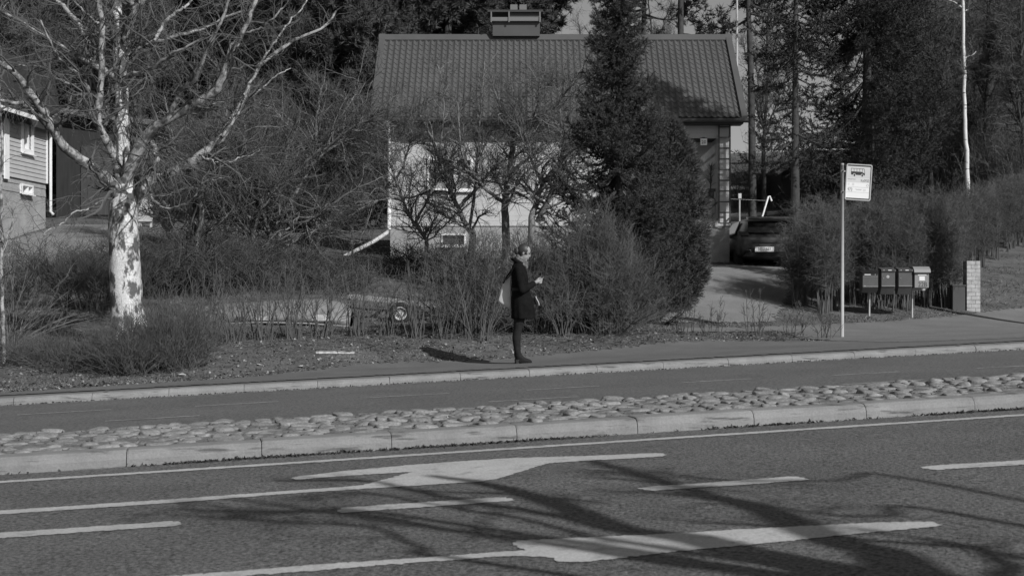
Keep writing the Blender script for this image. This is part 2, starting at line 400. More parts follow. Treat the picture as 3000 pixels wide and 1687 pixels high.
# ground beyond the far kerb, rising to the houses
vs = np.concatenate([np.arange(VF + 0.15, 34, 0.2), np.arange(34, 60, 0.5), np.arange(60, 240, 4)])
us = np.concatenate([np.arange(-120, -20, 3), np.arange(-20, 26, 0.25), np.arange(26, 140, 3)])
U, V = np.meshgrid(us, vs, indexing='ij'); X, Y = xy(U, V)
Zt = zg(X.ravel(), Y.ravel()).reshape(X.shape)
g = np.random.default_rng(8)
Zt += g.normal(size=Zt.shape) * 0.006 * np.clip((V - 22.5) / 2, 0, 1)
nu, nv = U.shape; i = np.arange(nu - 1)[:, None] * nv + np.arange(nv - 1)[None]
mb = MB(); mb.add(np.stack([X, Y, Zt], -1).reshape(-1, 3), np.stack([i, i + nv, i + nv + 1, i + 1], -1).reshape(-1, 4))
struct('ground', mb, M_GROUND, smooth=True)

def inpoly(x, y, poly):
    c = np.zeros(x.shape, bool); n = len(poly)
    for i in range(n):
        x1, y1 = poly[i]; x2, y2 = poly[(i + 1) % n]
        k = ((y1 > y) != (y2 > y)) & (x < (x2 - x1) * (y - y1) / (y2 - y1 + 1e-12) + x1); c ^= k
    return c
def drape(name, pix, m, off=0.02, res=0.07, world=None):
    """sheet lying on the ground inside an outline"""
    poly = [tuple(hit(*p)[:2]) for p in pix] if world is None else world
    a = np.array(poly); lo = a.min(0); hi = a.max(0); nx = int((hi[0] - lo[0]) / res) + 2; ny = int((hi[1] - lo[1]) / res) + 2
    Xs = lo[0] + np.arange(nx) * res; Ys = lo[1] + np.arange(ny) * res; XX, YY = np.meshgrid(Xs, Ys, indexing='ij')
    g = np.random.default_rng(nx); xc = XX[:-1, :-1] + res / 2 + g.normal(size=(nx - 1, ny - 1)) * .05; yc = YY[:-1, :-1] + res / 2 + g.normal(size=(nx - 1, ny - 1)) * .05
    k = inpoly(xc, yc, poly); Z = zg(XX.ravel(), YY.ravel()) + off
    i = (np.arange(nx - 1)[:, None] * ny + np.arange(ny - 1)[None])[k]
    Q = np.stack([i, i + ny, i + ny + 1, i + 1], -1); used = np.unique(Q); rm = np.full(nx * ny, -1); rm[used] = np.arange(len(used))
    V = np.stack([XX.ravel(), YY.ravel(), Z], 1)[used]; mb = MB(); mb.add(V, rm[Q]); return struct(name, mb, m)
# sidewalk: its back edge read from the photo
back = [(700, 1108), (870, 1093), (1000, 1083), (1200, 1072), (1400, 1063), (1600, 1050), (1800, 1037), (2000, 1022), (2200, 1012), (2467, 1000), (2700, 992), (3000, 982)]
bw_ = []
for px, py in back:
    a = (px - 1500) / F; q = onroad(px, py, 0.12); bw_.append((q[0], q[1]))
fr = [xy(u, VF + 0.17) for u in np.arange(14, -6.5, -1.0)]
drape('pavement', None, M_WALK, off=0.012, res=0.06, world=bw_ + [xy(15.5, 24.5)] + fr[:0] + [xy(15.5, VF + .17)] + [tuple(x) for x in fr])
# drives
drape('driveway', [(1930, 945), (1960, 900), (1985, 850), (2010, 800), (2060, 778), (2300, 775), (2330, 830), (2290, 900), (2265, 945)], M_GRAVEL, off=0.016, res=0.08)
drape('driveway', [(2290, 972), (2350, 992), (2600, 1004), (2800, 1000), (3060, 988), (3060, 900), (2950, 905), (2850, 922), (2700, 936), (2500, 948), (2400, 953), (1990, 962), (1995, 975)], M_DRIVE, off=0.016, res=0.08)
drape('driveway', [(-60, 800), (-60, 715), (30, 706), (135, 676), (170, 660), (330, 660), (330, 790), (150, 775)], M_GRAVEL, off=0.016, res=0.12)
# ================================================================== BUILDINGS
M_WHITE = mat('white_boards', 0.76, 0.75, var=0.05, scale=2.5, v2=0.62, lo=0.62, hi=0.75, s2=1.2, st2=(1, 1, 3), speck=0.03, sscale=30)
M_HWALL = mat('house_boards', 0.48, 0.8, var=0.06, scale=2.5, v2=0.40, lo=0.58, hi=0.75, s2=1.2, st2=(1, 1, 3), speck=0.05, sscale=30)
M_ROOF = mat('roof_sheet', 0.09, 0.42, var=0.10, scale=0.8, v2=0.08, lo=0.55, hi=0.7, s2=1.4, spec=0.4)
M_DARKTRIM = mat('dark_trim', 0.05, 0.6, var=0.15, scale=3)
M_CONC = mat('render_base', 0.32, 0.95, var=0.2, scale=2.2, bump=0.6, bscale=45, speck=0.2, sscale=40)
M_METALW = mat('white_metal', 0.72, 0.5, var=0.08, scale=4, v2=0.45, lo=0.6, hi=0.72, s2=6)
M_GLASS = mat('window_glass', 0.09, 0.15, spec=0.7, var=.6, scale=3)
M_CURT = mat('curtain', 0.26, 0.35, var=0.5, scale=4)
M_STEEL = mat('galvanised', 0.34, 0.5, var=0.15, scale=6, metal=0.3)
M_CHIM = mat('chimney_sheet', 0.075, 0.5, var=0.1, scale=2)
M_DOOR = mat('dark_door', 0.035, 0.6)
M_GREYSID = mat('grey_siding', 0.42, 0.8, var=0.08, scale=2, speck=0.04, sscale=30)
M_DARKWOOD = mat('dark_wood', 0.035, 0.9, var=0.25, scale=2, stretch=(6, 6, .6))

# ---- the house with the tiled roof
YF = 40.0
X0, X1 = X_(1140, YF), X_(2141, YF)
zgL = Z_(751, YF) - 0.15; zFt = Z_(662, YF); zWt = Z_(344, YF)
YE, YR = 39.45, 42.45
zE = Z_(345, YE); zR = Z_(108, YR); YB = 2 * YR - YF
XE0, XE1 = X_(1083, YE), X_(2190, YE)
house = thing('house', 'white boarded house with a dark tiled metal roof and house number 20', 'house', ((X0 + X1) / 2, YF, zgL + .1))
PX0 = X_(1962, YF); PX1 = X_(2103, YF); pz0 = Z_(640, YF); pz1 = Z_(404, YF)     # porch recess
WX0, WX1, WZ0, WZ1 = X_(1252, YF), X_(1386, YF), Z_(560, YF), Z_(462, YF)        # big window
BX0, BX1, BZ0, BZ1 = X_(1292, YF), X_(1365, YF), Z_(722, YF), Z_(684, YF)        # cellar window
def wall_front(mb, xs, zs, holes, y, th=0.2):
    """front wall as a grid of blocks with openings left out"""
    xs = sorted(set(xs)); zs = sorted(set(zs))
    for a, b in zip(xs, xs[1:]):
        for c, d in zip(zs, zs[1:]):
            m_ = ((a + b) / 2, (c + d) / 2)
            if any(h[0] < m_[0] < h[1] and h[2] < m_[1] < h[3] for h in holes): continue
            mb.box((a, y, c), (b, y + th, d))
mb = MB()
hol = [(WX0, WX1, WZ0, WZ1), (PX0, PX1, pz0, pz1)]
# weather boards: each course slightly tilted
zz = np.arange(zFt, zWt, 0.145)
for z in zz:
    z2_ = min(z + 0.145, zWt)
    segs = [(X0, X1)]
    for h in hol:
        if h[2] - 0.02 < (z + z2_) / 2 < h[3] + 0.02:
            ns = []
            for a, b in segs:
                if h[0] > a: ns.append((a, min(b, h[0])))
                if h[1] < b: ns.append((max(a, h[1]), b))
            segs = [s for s in ns if s[1] - s[0] > .01]
    for a, b in segs:
        mb.prism([(a, YF - 0.003, z), (a, YF + 0.0, z2_ - .001), (a, YF + .12, z2_ - .004), (a, YF + .12, z)], (b - a, 0, 0))
mb.box((X0 + .01, YF + 0.14, zFt), (X0 + .2, YB, zWt)); mb.box((X1 - .2, YF + 0.14, zFt), (X1 - .01, YB, zWt)); mb.box((X0 + .2, YB - .2, zFt), (X1 - .2, YB, zWt))
for x in (X0 + .05, X1 - .25): mb.prism([(x, YF + .2, zWt), (x, YB, zWt), (x, YR, zR - .35)], (.2, 0, 0))
obj('wall', mb, M_HWALL, house)
mb = MB()
wall_front(mb, [X0 + .03, BX0, BX1, PX0, PX1, X1 - .03], [zgL - .6, BZ0, BZ1, pz0, zFt - .004], [(BX0, BX1, BZ0, BZ1), (PX0, PX1, pz0, zFt)], YF + .03)
mb.box((X0 + .05, YF + .24, zgL - .6), (X0 + .25, YB - .05, zFt - .004)); mb.box((X1 - .25, YF + .24, zgL - .6), (X1 - .05, YB - .05, zFt - .004)); mb.box((X0 + .25, YB - .3, zgL - .6), (X1 - .25, YB - .06, zFt - .004))
obj('foundation', mb, M_CONC, house)
# roof: pressed metal tiles
def tiled(mb, xa, xb, ya, za, yb, zb, pitch=0.176, rows=17):
    nx = int((xb - xa) / pitch) * 8; sl = math.hypot(yb - ya, zb - za)
    xs = np.linspace(xa, xb, nx + 1); ts = []
    for r in range(rows): ts += [r / rows, (r + .35) / rows, (r + .75) / rows, (r + .985) / rows]
    ts.append(1.0); ts = np.array(ts); XX, TT = np.meshgrid(xs, ts, indexing='ij')
    ph = (XX - xa) / pitch * 2 * pi; wave = 0.026 * np.maximum(np.cos(ph), -.45)
    TT2 = TT + 0.006 * np.cos(ph) * (TT > 0); rowp = (TT * rows) % 1.0; step = 0.020 * (1 - rowp)
    ny_, nz_ = -(zb - za) / sl, (yb - ya) / sl
    YY = ya + (yb - ya) * TT2 + ny_ * (wave + step); ZZ = za + (zb - za) * TT2 + nz_ * (wave + step)
    a, b = XX.shape; i = np.arange(a - 1)[:, None] * b + np.arange(b - 1)[None]
    mb.add(np.stack([XX, YY, ZZ], -1).reshape(-1, 3), np.stack([i, i + b, i + b + 1, i + 1], -1).reshape(-1, 4))
XR0, XR1 = XE0, XE1
mb = MB(); tiled(mb, XR0 + .16, XR1 - .16, YE, zE, YR, zR)
tiled(mb, XR0 + .16, XR1 - .16, 2 * YR - YE, zE, YR, zR)
roof = obj('roof', mb, M_ROOF, house)
mb = MB(); mb.prism([(XR0 + .18, YE + .03, zE - .02), (XR0 + .18, YR, zR - .05), (XR0 + .18, 2 * YR - YE - .03, zE - .02), (XR0 + .18, 2 * YR - YE - .03, zE - .09), (XR0 + .18, YR, zR - .12), (XR0 + .18, YE + .03, zE - .09)], (XR1 - XR0 - .36, 0, 0)); obj('roof_boarding', mb, M_DARKTRIM, roof)
n_ = Vector((0, -(zR - zE), YR - YE)).normalized() * 0.06
for x in (XR0, XR1 - .17):
    mb = MB()
    mb.prism([(x, YE - .02, zE - .1), (x, YE - .02 + n_.y, zE + n_.z), (x, YR + n_.y * 0, zR + .09), (x, YR, zR - .12)], (.17, 0, 0))
    mb.prism([(x, 2 * YR - YE, zE - .1), (x, 2 * YR - YE, zE + .04), (x, YR + .001, zR + .09), (x, YR + .001, zR - .12)], (.17, 0, 0))
    obj('verge_trim', mb, M_ROOF, roof)
mb = MB(); mb.prism([(XR0 - .02, YR - .2, zR - .13), (XR0 - .02, YR - .07, zR + .06), (XR0 - .02, YR + .07, zR + .06), (XR0 - .02, YR + .2, zR - .13)], (XR1 - XR0 + .04, 0, 0)); obj('ridge_cap', mb, M_ROOF, roof)
mb = MB(); mb.box((XR0 + .1, YE + .06, zE - .16), (XR1 - .1, YE + .09, zE - .02)); mb.box((XR0 + .1, YE + .09, zE - .16), (XR1 - .1, YF + .1, zE - .13)); obj('eaves_board', mb, M_DARKTRIM, house)
mb = MB(); mb.tube([(XR0 + .05, YE - .02, zE - .06), (XR1 + .02, YE - .02, zE - .08)], 0.065, 10); obj('gutter', mb, M_DARKTRIM, house)
# chimney
YC = YR + .05
def cx(px): return X_(px, YC)
def cz(py): return Z_(py, YC)
mb = MB(); mb.box((cx(1444), YC - .35, cz(112)), (cx(1581), YC + .35, cz(72))); mb.box((cx(1491), YC - .33, cz(71.9)), (cx(1581) - .003, YC + .33, cz(44.5)))
ch = obj('chimney', mb, M_CHIM, roof)
mb = MB(); mb.box((cx(1430), YC - .45, cz(44.3)), (cx(1590), YC + .45, cz(38))); obj('chimney_cap', mb, M_DARKTRIM, roof)
mb = MB(); mb.box((cx(1436), YC - .47, cz(71)), (cx(1584), YC - .36, cz(60)))
for px in (1440, 1491.5, 1581): mb.box((cx(px) - .02, YC - .5, cz(75)), (cx(px) + .02, YC - .475, cz(44.6)))
obj('chimney_ladder_rail', mb, mat('chimney_rail', .16, .6), roof)
for a, b in ((1495, 1516), (1522, 1543)):
    mb = MB(); mb.box((cx(a), YC - .1, cz(37.8)), (cx(b), YC + .12, cz(16))); obj('chimney_pot', mb, mat('chimney_pot', .15, .6), roof)
# downpipe with its long spout
mb = MB(); xd = X_(1141, YF)
mb.tube([(xd - .02, YE + .0, zE - .1), (xd, YE + .12, zE - .25), (xd, YF - .1, zE - .5), (xd, YF - .1, Z_(672, YF))], 0.052, 10)
mb.tube([(xd, YF - .1, Z_(672, YF)), (xd - .06, YF - .1, Z_(682, YF)), (X_(1100, YF), YF - .16, Z_(706, YF)), (X_(972, 39.7), 39.7, Z_(770, 39.7))], 0.055, 10)
mb.lathe((xd - .02, YE - .0, zE - .2), (0, 0, 1), [(.05, 0), (.09, .05), (.09, .1)])
obj('downpipe', mb, M_METALW, house, smooth=True)
# windows
def window(parent, x0, x1, z0, z1, y, fr=.07, mull=(.6,), dep=.1, m=M_WHITE, curtain=True):
    mb = MB()
    mb.box((x0 - fr, y - .03, z0 - fr), (x0, y + dep, z1 + fr)); mb.box((x1, y - .03, z0 - fr), (x1 + fr, y + dep, z1 + fr))
    mb.box((x0, y - .03, z1), (x1, y + dep, z1 + fr)); mb.box((x0, y - .03, z0 - fr), (x1, y + dep, z0))
    for q in mull: xm = x0 + (x1 - x0) * q; mb.box((xm - .04, y - .015, z0), (xm + .04, y + dep, z1))
    w = obj('window', mb, m, parent)
    mb = MB(); mb.box((x0, y + dep - .02, z0), (x1, y + dep, z1)); obj('pane', mb, M_CURT if curtain else M_GLASS, w)
    mb = MB(); mb.box((x0 - fr - .03, y - .09, z0 - fr - .03), (x1 + fr + .03, y - .032, z0 - fr)); obj('sill', mb, m, w)
    return w
window(house, WX0 + .07, WX1 - .07, WZ0 + .07, WZ1 - .07, YF - .01, mull=(.62,))
w2 = window(house, BX0 + .05, BX1 - .05, BZ0 + .05, BZ1 - .05, YF + .03, fr=.05, mull=(), curtain=False)
# porch recess with rail, ladder and number plate
mb = MB(); d = 1.25
mb.box((PX0 - .02, YF + d, pz0), (PX1 + .02, YF + d + .1, pz1 + .02)); mb.box((PX0 - .1, YF + .13, pz0), (PX0 - .001, YF + d, pz1)); mb.box((PX1 + .001, YF + .13, pz0), (PX1 + .1, YF + d, pz1))
po = obj('porch', mb, M_WHITE, house)
mb = MB(); mb.box((PX0 - .1, YF + .02, pz0 - .12), (PX1 + .02, YF + d, pz0 - .002)); mb.box((PX0 - .1, YF + .0, zgL - .5), (PX1, YF + .22, pz0 - .125)); obj('porch_floor', mb, M_CONC, po)
mb = MB(); mb.box((PX0 - .1, YF + .13, pz1 + .001), (PX1 + .1, YF + d, pz1 + .06)); obj('porch_ceiling', mb, M_DARKTRIM, po)
mb = MB(); mb.box((X_(2010, YF), YF + d - .04, pz0 + .02), (X_(2058, YF), YF + d - .004, Z_(450, YF))); dr = obj('door', mb, M_DOOR, house)
mb = MB(); mb.tube([(X_(2050, YF), YF + d - .05, pz0 + .95), (X_(2050, YF), YF + d - .09, pz0 + .95), (X_(2045, YF), YF + d - .09, pz0 + .95)], .012, 6); obj('handle', mb, M_STEEL, dr)
mb = MB()
for a, b in (((2056, 470), (2102, 428)), ((2056, 498), (2102, 462))):      # slanting white boards of the porch side
    mb.bar((X_(a[0], YF + .5), YF + .5, Z_(a[1], YF + .5)), (X_(b[0], YF + .5), YF + .5, Z_(b[1], YF + .5)), .03, .17)
obj('slanted_rail', mb, M_WHITE, po)
mb = MB(); xr0, xr1 = X_(2040, YF), X_(2096, YF); zr0 = Z_(640, YF); zr1 = Z_(580, YF)
mb.tube([(xr0, YF + .05, zr1), (xr1 - .05, YF + .05, zr1), (xr1, YF + .05, zr1 - .05), (xr1, YF + .05, zr0)], .016, 6); mb.tube([(xr0, YF + .05, Z_(625, YF)), (xr1, YF + .05, Z_(625, YF))], .012, 6)
for px in (2048, 2070): mb.tube([(X_(px, YF), YF + .05, zr0), (X_(px, YF), YF + .05, zr1)], .012, 6)
mb.bar((X_(2062, YF), YF - .04, Z_(628, YF)), (X_(2102, YF), YF - .04, Z_(592, YF)), .03, .05)
obj('railing', mb, M_DARKTRIM, po)
mb = MB()
for px in (2104, 2136): mb.box((X_(px, YF) - .022, YF - .17, Z_(655, YF)), (X_(px, YF) + .022, YF - .13, zWt - .02))
for k in range(10):
    py = 374 + 31.2 * k; mb.box((X_(2104, YF) + .023, YF - .165, Z_(py, YF) - .018), (X_(2136, YF) - .023, YF - .135, Z_(py, YF) + .018))
for py in (400, 520, 640):
    for px in (2104, 2136): mb.box((X_(px, YF) - .015, YF - .129, Z_(py, YF) - .015), (X_(px, YF) + .015, YF - .013, Z_(py, YF) + .015))
obj('ladder', mb, M_DARKTRIM, house)
mb = MB(); nx0, nx1 = X_(2051, YF), X_(2070.5, YF); nz0, nz1 = Z_(426.5, YF), Z_(407, YF)
mb.box((nx0, YF - .09, nz0), (nx1, YF - .04, nz1)); np_ = obj('number_plate', mb, mat('plate_white', 0.8, 0.5), house)
mb = text_mb('20', 0.135, lambda x, y: ((nx0 + nx1) / 2 + x, YF - .0925, (nz0 + nz1) / 2 - .012 + y)); obj('digits', mb, mat('black_ink', 0.03, 0.6), np_)
mb = MB(); mb.box((nx0, YF - .1, nz1 + .001), (nx1, YF - .03, nz1 + .02)); obj('lamp_hood', mb, M_DARKTRIM, np_)
mb = MB(); mb.box((nx0 + .05, YF - .06, nz1 + .021), (nx1 - .05, YF - .03, pz1 + .01)); obj('bracket', mb, M_DARKTRIM, np_)
# planter on the porch rail
mb = MB(); mb.box((X_(2066, YF), YF + .1, Z_(560, YF)), (X_(2098, YF), YF + .3, Z_(552, YF)));
pl = thing('porch_planter', 'dark planter with a bare plant standing on the porch rail shelf beside the ladder', 'planter', (X_(2082, YF), YF + .2, Z_(578, YF)))
mb.box((X_(2068, YF), YF + .12, Z_(578, YF)), (X_(2094, YF), YF + .28, Z_(560, YF) - .002)); obj('box', mb, M_DOOR, pl)
g = np.random.default_rng(77); b0 = P(2082, 556, YF + .2)
st = np.repeat(np.array([[b0, b0 + [0, 0, .35], b0 + [.02, 0, .7]]]), 1, 0); Pt, Rt = grow(st, np.full((1, 3), .02), 40, g, (0.1, 1), (.2, .45), (20, 80), .4, .3, 4, .4, .005)
mb = MB(); mb.add(*tubes(st, np.full((1, 3), .02), 5)); mb.add(*tubes(Pt, Rt, 3)); obj('plant', mb, mat('dead_stems', 0.05, 0.9), pl)
# white mast beside the roof
mb = MB(); ym = 43.6; xm = X_(2159, ym); zb_m = Z_(196, ym); mb.tube([(xm, ym, zb_m), (xm, ym, 9), (xm, ym, 12.6)], [.04, .035, .025], 8)
fp = thing('roof_mast', 'slim white mast rising past the right end of the tiled roof', 'mast', (xm, ym, zb_m)); obj('pole', mb, mat('mast_paint', .42, .6), fp)
mb = MB(); mb.box((XR1 - .12, ym - .03, zb_m + .05), (xm, ym + .03, zb_m + .09)); mb.box((XR1 - .12, ym - .03, zb_m + .38), (xm, ym + .03, zb_m + .42)); obj('bracket', mb, M_DARKTRIM, fp)

# ---- grey house on the left
lh = thing('house', 'grey boarded house with white window frames at the left edge', 'house', (-18, 42, 2.9))
E0 = np.array([X_(137, 44.2), 44.2]); E1 = np.array([X_(-95, 38.6), 38.6]); dv_ = nrm(E1 - E0); nv_ = np.array([-dv_[1], dv_[0]]) ; nv_ = nv_ if nv_[0] < 0 else -nv_   # nv_ points into the house
Lw = np.linalg.norm(E1 - E0)
def lp(s, d, z): q = E0 + dv_ * s + nv_ * d; return (q[0], q[1], z)       # s along the visible wall, d depth into the house
def lbox(mb, s0, s1, d0, d1, z0, z1):
    V = [lp(s, d, z) for z in (z0, z1) for s, d in ((s0, d0), (s1, d0), (s1, d1), (s0, d1))]
    return mb.add(V, np.array([(3, 2, 1, 0), (4, 5, 6, 7), (0, 1, 5, 4), (1, 2, 6, 5), (2, 3, 7, 6), (3, 0, 4, 7)]))
zf = Z_(539, 44.2); ze = 6.5; zb = 2.6
def sz(px, py):
    """wall position (s, z) seen at a photo position"""
    a = (px - 1500) / F; s = (E0[0] - a * E0[1]) / (a * dv_[1] - dv_[0]); Yv = E0[1] + dv_[1] * s; return s, Z_(py, Yv)
ws0, wz1 = sz(90, 358); ws1, _ = sz(66, 358); _, wz0 = sz(80, 438)
bs0, bz1 = sz(93, 546); bs1, _ = sz(62, 546); _, bz0 = sz(80, 568)
def lwall(mb, zs, d0, d1, holes, s0=0.0, s1=Lw, board=0.13):
    z = zs[0]
    while z < zs[1] - .01:
        z2_ = min(z + board, zs[1]); segs = [(s0, s1)]
        for h in holes:
            if h[2] < (z + z2_) / 2 < h[3]:
                ns = []
                for a, b in segs:
                    if h[0] > a: ns.append((a, min(b, h[0])))
                    if h[1] < b: ns.append((max(a, h[1]), b))
                segs = ns
        for a, b in segs:
            A = [lp(a, d0 - .016, z), lp(a, d0 + .004, z2_ - .006), lp(a, d1, z2_ - .006), lp(a, d1, z)]; B = [lp(b, d0 - .016, z), lp(b, d0 + .004, z2_ - .006), lp(b, d1, z2_ - .006), lp(b, d1, z)]
            mb.add(A + B, [(0, 1, 2, 3), (7, 6, 5, 4), (0, 4, 5, 1), (1, 5, 6, 2), (2, 6, 7, 3), (3, 7, 4, 0)])
        z = z2_
mb = MB(); lwall(mb, (zf, ze), 0, .1, [(ws0, ws1, wz0, wz1)]); lbox(mb, .05, .2, .12, 8, zf, ze); lbox(mb, .05, Lw, 8.01, 8.2, zf, ze); lbox(mb, Lw - .2, Lw, .12, 8, zf, ze); obj('wall', mb, M_GREYSID, lh)
mb = MB(); lwall(mb, (zb - .8, bz0), .04, .3, [], board=3); lwall(mb, (bz0, bz1), .04, .3, [(bs0, bs1, bz0 - 1, bz1 + 1)], board=1); lwall(mb, (bz1, zf - .01), .04, .3, [], board=2); lbox(mb, .1, .3, .31, 8, zb - .8, zf - .01); obj('foundation', mb, M_CONC, lh)
def lwin(s0, s1, z0, z1, fr, mull):
    mb = MB(); D0 = -.05
    lbox(mb, s0 - fr, s0, D0, .12, z0 - fr, z1 + fr); lbox(mb, s1, s1 + fr, D0, .12, z0 - fr, z1 + fr); lbox(mb, s0, s1, D0, .12, z1, z1 + fr); lbox(mb, s0, s1, D0, .12, z0 - fr, z0)
    sm = s0 + (s1 - s0) * mull; lbox(mb, sm - .03, sm + .03, D0 + .02, .12, z0, z1); w = obj('window', mb, M_WHITE, lh)
    mb = MB(); lbox(mb, s0, s1, .09, .11, z0, z1); obj('pane', mb, M_GLASS, w)
    mb = MB(); lbox(mb, s0 - fr - .03, s1 + fr + .03, D0 - .06, D0 - .002, z0 - fr - .03, z0 - fr); obj('sill', mb, M_WHITE, w)
lwin(ws0, ws1, wz0, wz1, .14, .35); lwin(bs0 + .03, bs1 - .03, bz0 + .03, bz1 - .03, .05, .4)
mb = MB(); lbox(mb, -.03, .07, -.03, .05, zf + .01, ze); obj('corner_board', mb, M_WHITE, lh); mb = MB(); sA, _ = sz(22, 440); sB, _ = sz(9, 440); lbox(mb, sA, sB, -.06, -.02, zf - .1, Z_(358, 42)); obj('corner_board', mb, M_WHITE, lh)
mb = MB(); mb.tube([lp(-.06, -.1, 6.3), lp(-.06, -.1, 4.6), lp(-.06, -.1, 4.2), lp(-.06, -.1, Z_(620, 44.2)), lp(-.12, -.16, Z_(628, 44.2))], .045, 8); obj('downpipe', mb, M_METALW, lh)
# gambrel roof: steep lower slope then a gentle one
zz_e = Z_(385, 44.8); mb = MB()
prof = [(-.28, zz_e), (-.02, zz_e + 1.75), (4.0, zz_e + 3.6), (8.2, zz_e + 1.75), (8.7, zz_e)]
for (a, za), (b, zb_) in zip(prof, prof[1:]):
    t_ = .12
    V = [lp(s, d, z) for s in (-.6, Lw + .6) for d, z in ((a, za), (b, zb_), (b, zb_ - t_), (a, za - t_))]
    mb.add(V, [(0, 1, 2, 3), (7, 6, 5, 4), (0, 4, 5, 1), (1, 5, 6, 2), (2, 6, 7, 3), (3, 7, 4, 0)])
obj('roof', mb, mat('left_roof', 0.045, 0.6, var=.15, scale=1), lh)
mb = MB()   # gable infill, far end
mb.prism([lp(.06, -.02, ze), lp(.06, 0.0, zz_e + 1.5), lp(.06, 4.0, zz_e + 3.4), lp(.06, 8.1, zz_e + 1.5), lp(.06, 8.1, ze)], tuple(np.array(lp(.2, 0, 0)) - np.array(lp(.06, 0, 0)))); obj('gable', mb, M_GREYSID, lh)
# small porch roof with white edge
s_a, _ = sz(55, 350); mb = MB(); pzt = Z_(300, 42.7); pzb = Z_(352, 42.7)
mb.add([lp(s_a, -.02, pzt), lp(Lw, -.02, pzt), lp(Lw, -.55, pzb), lp(s_a, -.55, pzb), lp(s_a, -.02, pzt - .08), lp(Lw, -.02, pzt - .08), lp(Lw, -.55, pzb - .08), lp(s_a, -.55, pzb - .08)], [(0, 1, 2, 3), (7, 6, 5, 4), (0, 4, 5, 1), (1, 5, 6, 2), (2, 6, 7, 3), (3, 7, 4, 0)])
pr = obj('porch_roof', mb, mat('left_roof', 0.045), lh)
mb = MB(); mb.bar(lp(s_a - .02, -.02, pzt), lp(s_a - .02, -.57, pzb), .03, .13); mb.bar(lp(s_a, -.58, pzb - .05), lp(Lw, -.58, pzb - .05), .03, .12); obj('porch_edge', mb, M_WHITE, pr)

# ---- dark shed behind the birch
sh = thing('shed', 'dark shed with a pale roof edge behind the birch', 'shed', (-14.5, 50, 3.8))
mb = MB(); ys = 49.5; xa, xb = X_(165, ys), X_(455, ys); zs0, zs1 = Z_(650, ys) - .4, Z_(372, ys)
mb.box((xa, ys, zs0), (xb, ys + 5, zs1)); mb.prism([(xa, ys, zs1 + .002), (xb, ys, zs1 + .002), (X_(175, ys), ys, Z_(338, ys) - .1)], (0, 5, 0)); obj('wall', mb, M_DARKWOOD, sh)  # whole wall in the same dark wood tone
mb = MB(); mb.prism([(xa - .4, ys - .5, Z_(348, ys)), (X_(180, ys), ys - .5, Z_(334, ys)), (xb + .4, ys - .5, zs1 - .05), (xb + .4, ys - .5, zs1 + .13), (X_(180, ys), ys - .5, Z_(334, ys) + .18), (xa - .4, ys - .5, Z_(348, ys) + .17)], (0, 6, 0)); obj('roof', mb, mat('shed_roof', .16, .8, var=.3, scale=2), sh)
mb = MB(); mb.box((X_(238, ys), ys - .04, Z_(630, ys)), (X_(330, ys), ys - .003, Z_(430, ys)));  obj('door', mb, mat('shed_door', .06, .8, var=.2, scale=2, stretch=(5, 5, .5)), sh)
mb = MB(); mb.box((X_(312, ys), ys - .09, Z_(540, ys)), (X_(316, ys), ys - .045, Z_(528, ys))); obj('handle', mb, M_STEEL, sh)
mb = MB(); yq = 47; mb.box((X_(405, yq), yq, Z_(640, yq) - .1), (X_(445, yq), yq + .06, Z_(572, yq)))
for px in (409, 441): mb.box((X_(px, yq) - .04, yq + .061, Z_(640, yq) - .4), (X_(px, yq) + .04, yq + .14, Z_(568, yq)))
solo('board_screen', mb, mat('pale_board', .45, .8, var=.2, scale=2), 'pale board screen standing in front of the dark shed', 'screen', (X_(425, yq), yq, Z_(640, yq)))
# ---- far house roof between the trees on the right
fh = thing('house', 'dark gabled house half hidden behind the big spruce on the right', 'house', (13, 62, 4.5))
yq = 62; mb = MB(); zt = Z_(440, yq); mb.prism([(X_(2290, yq), yq, Z_(640, yq)), (X_(2290, yq), yq, Z_(500, yq)), (X_(2375, yq), yq, zt), (X_(2700, yq), yq, zt), (X_(2700, yq), yq, Z_(640, yq))], (0, 8, 0)); obj('wall', mb, mat('far_house', .045, .9, var=.1, scale=1), fh)
mb = MB(); mb.bar((X_(2270, yq), yq - .3, Z_(512, yq)), (X_(2378, yq), yq - .3, zt + .12), .7, .16); mb.bar((X_(2376, yq), yq - .31, zt + .15), (X_(2720, yq), yq - .31, zt + .15), .7, .16); obj('roof', mb, mat('shed_roof', .16), fh)
# ================================================================== TREES AND SHRUBS
M_BIRCH = mat('birch_bark', 0.58, 0.8, var=0.2, scale=6, v2=0.10, lo=0.475, hi=0.55, s2=4.2, st2=(1.5, 1.5, .8), bump=0.5, bscale=30, speck=0.2, sscale=40)
M_BIRCHUP = mat('birch_limb_bark', 0.32, 0.8, var=0.3, scale=5, v2=0.09, lo=0.46, hi=0.57, s2=7, st2=(1, 1, 1.0), speck=0.2, sscale=40)
M_SLIM = mat('slim_birch_bark', 0.62, 0.8, var=0.1, scale=5, v2=0.06, lo=0.62, hi=0.68, s2=5, st2=(.6, .6, 3))
M_TWIG = mat('twig_bark', 0.10, 0.9, var=0.3, scale=1.5)
M_TWIGD = mat('dark_twig_bark', 0.075, 0.9, var=0.3, scale=1.2)
M_TWIGL = mat('pale_twig_bark', 0.15, 0.9, var=0.35, scale=2)
M_BARK = mat('grey_bark', 0.20, 0.9, var=0.3, scale=5, bump=0.8, bscale=25, v2=0.24, lo=0.6, hi=0.7, s2=6)
M_LIMB = mat('limb_grey_bark', 0.16, 0.9, var=0.4, scale=3)  # the bark's own grey, for trunks and branches of the bare trees
M_PBARK = mat('pine_bark', 0.055, 0.95, var=0.35, scale=5, bump=0.8, bscale=20)
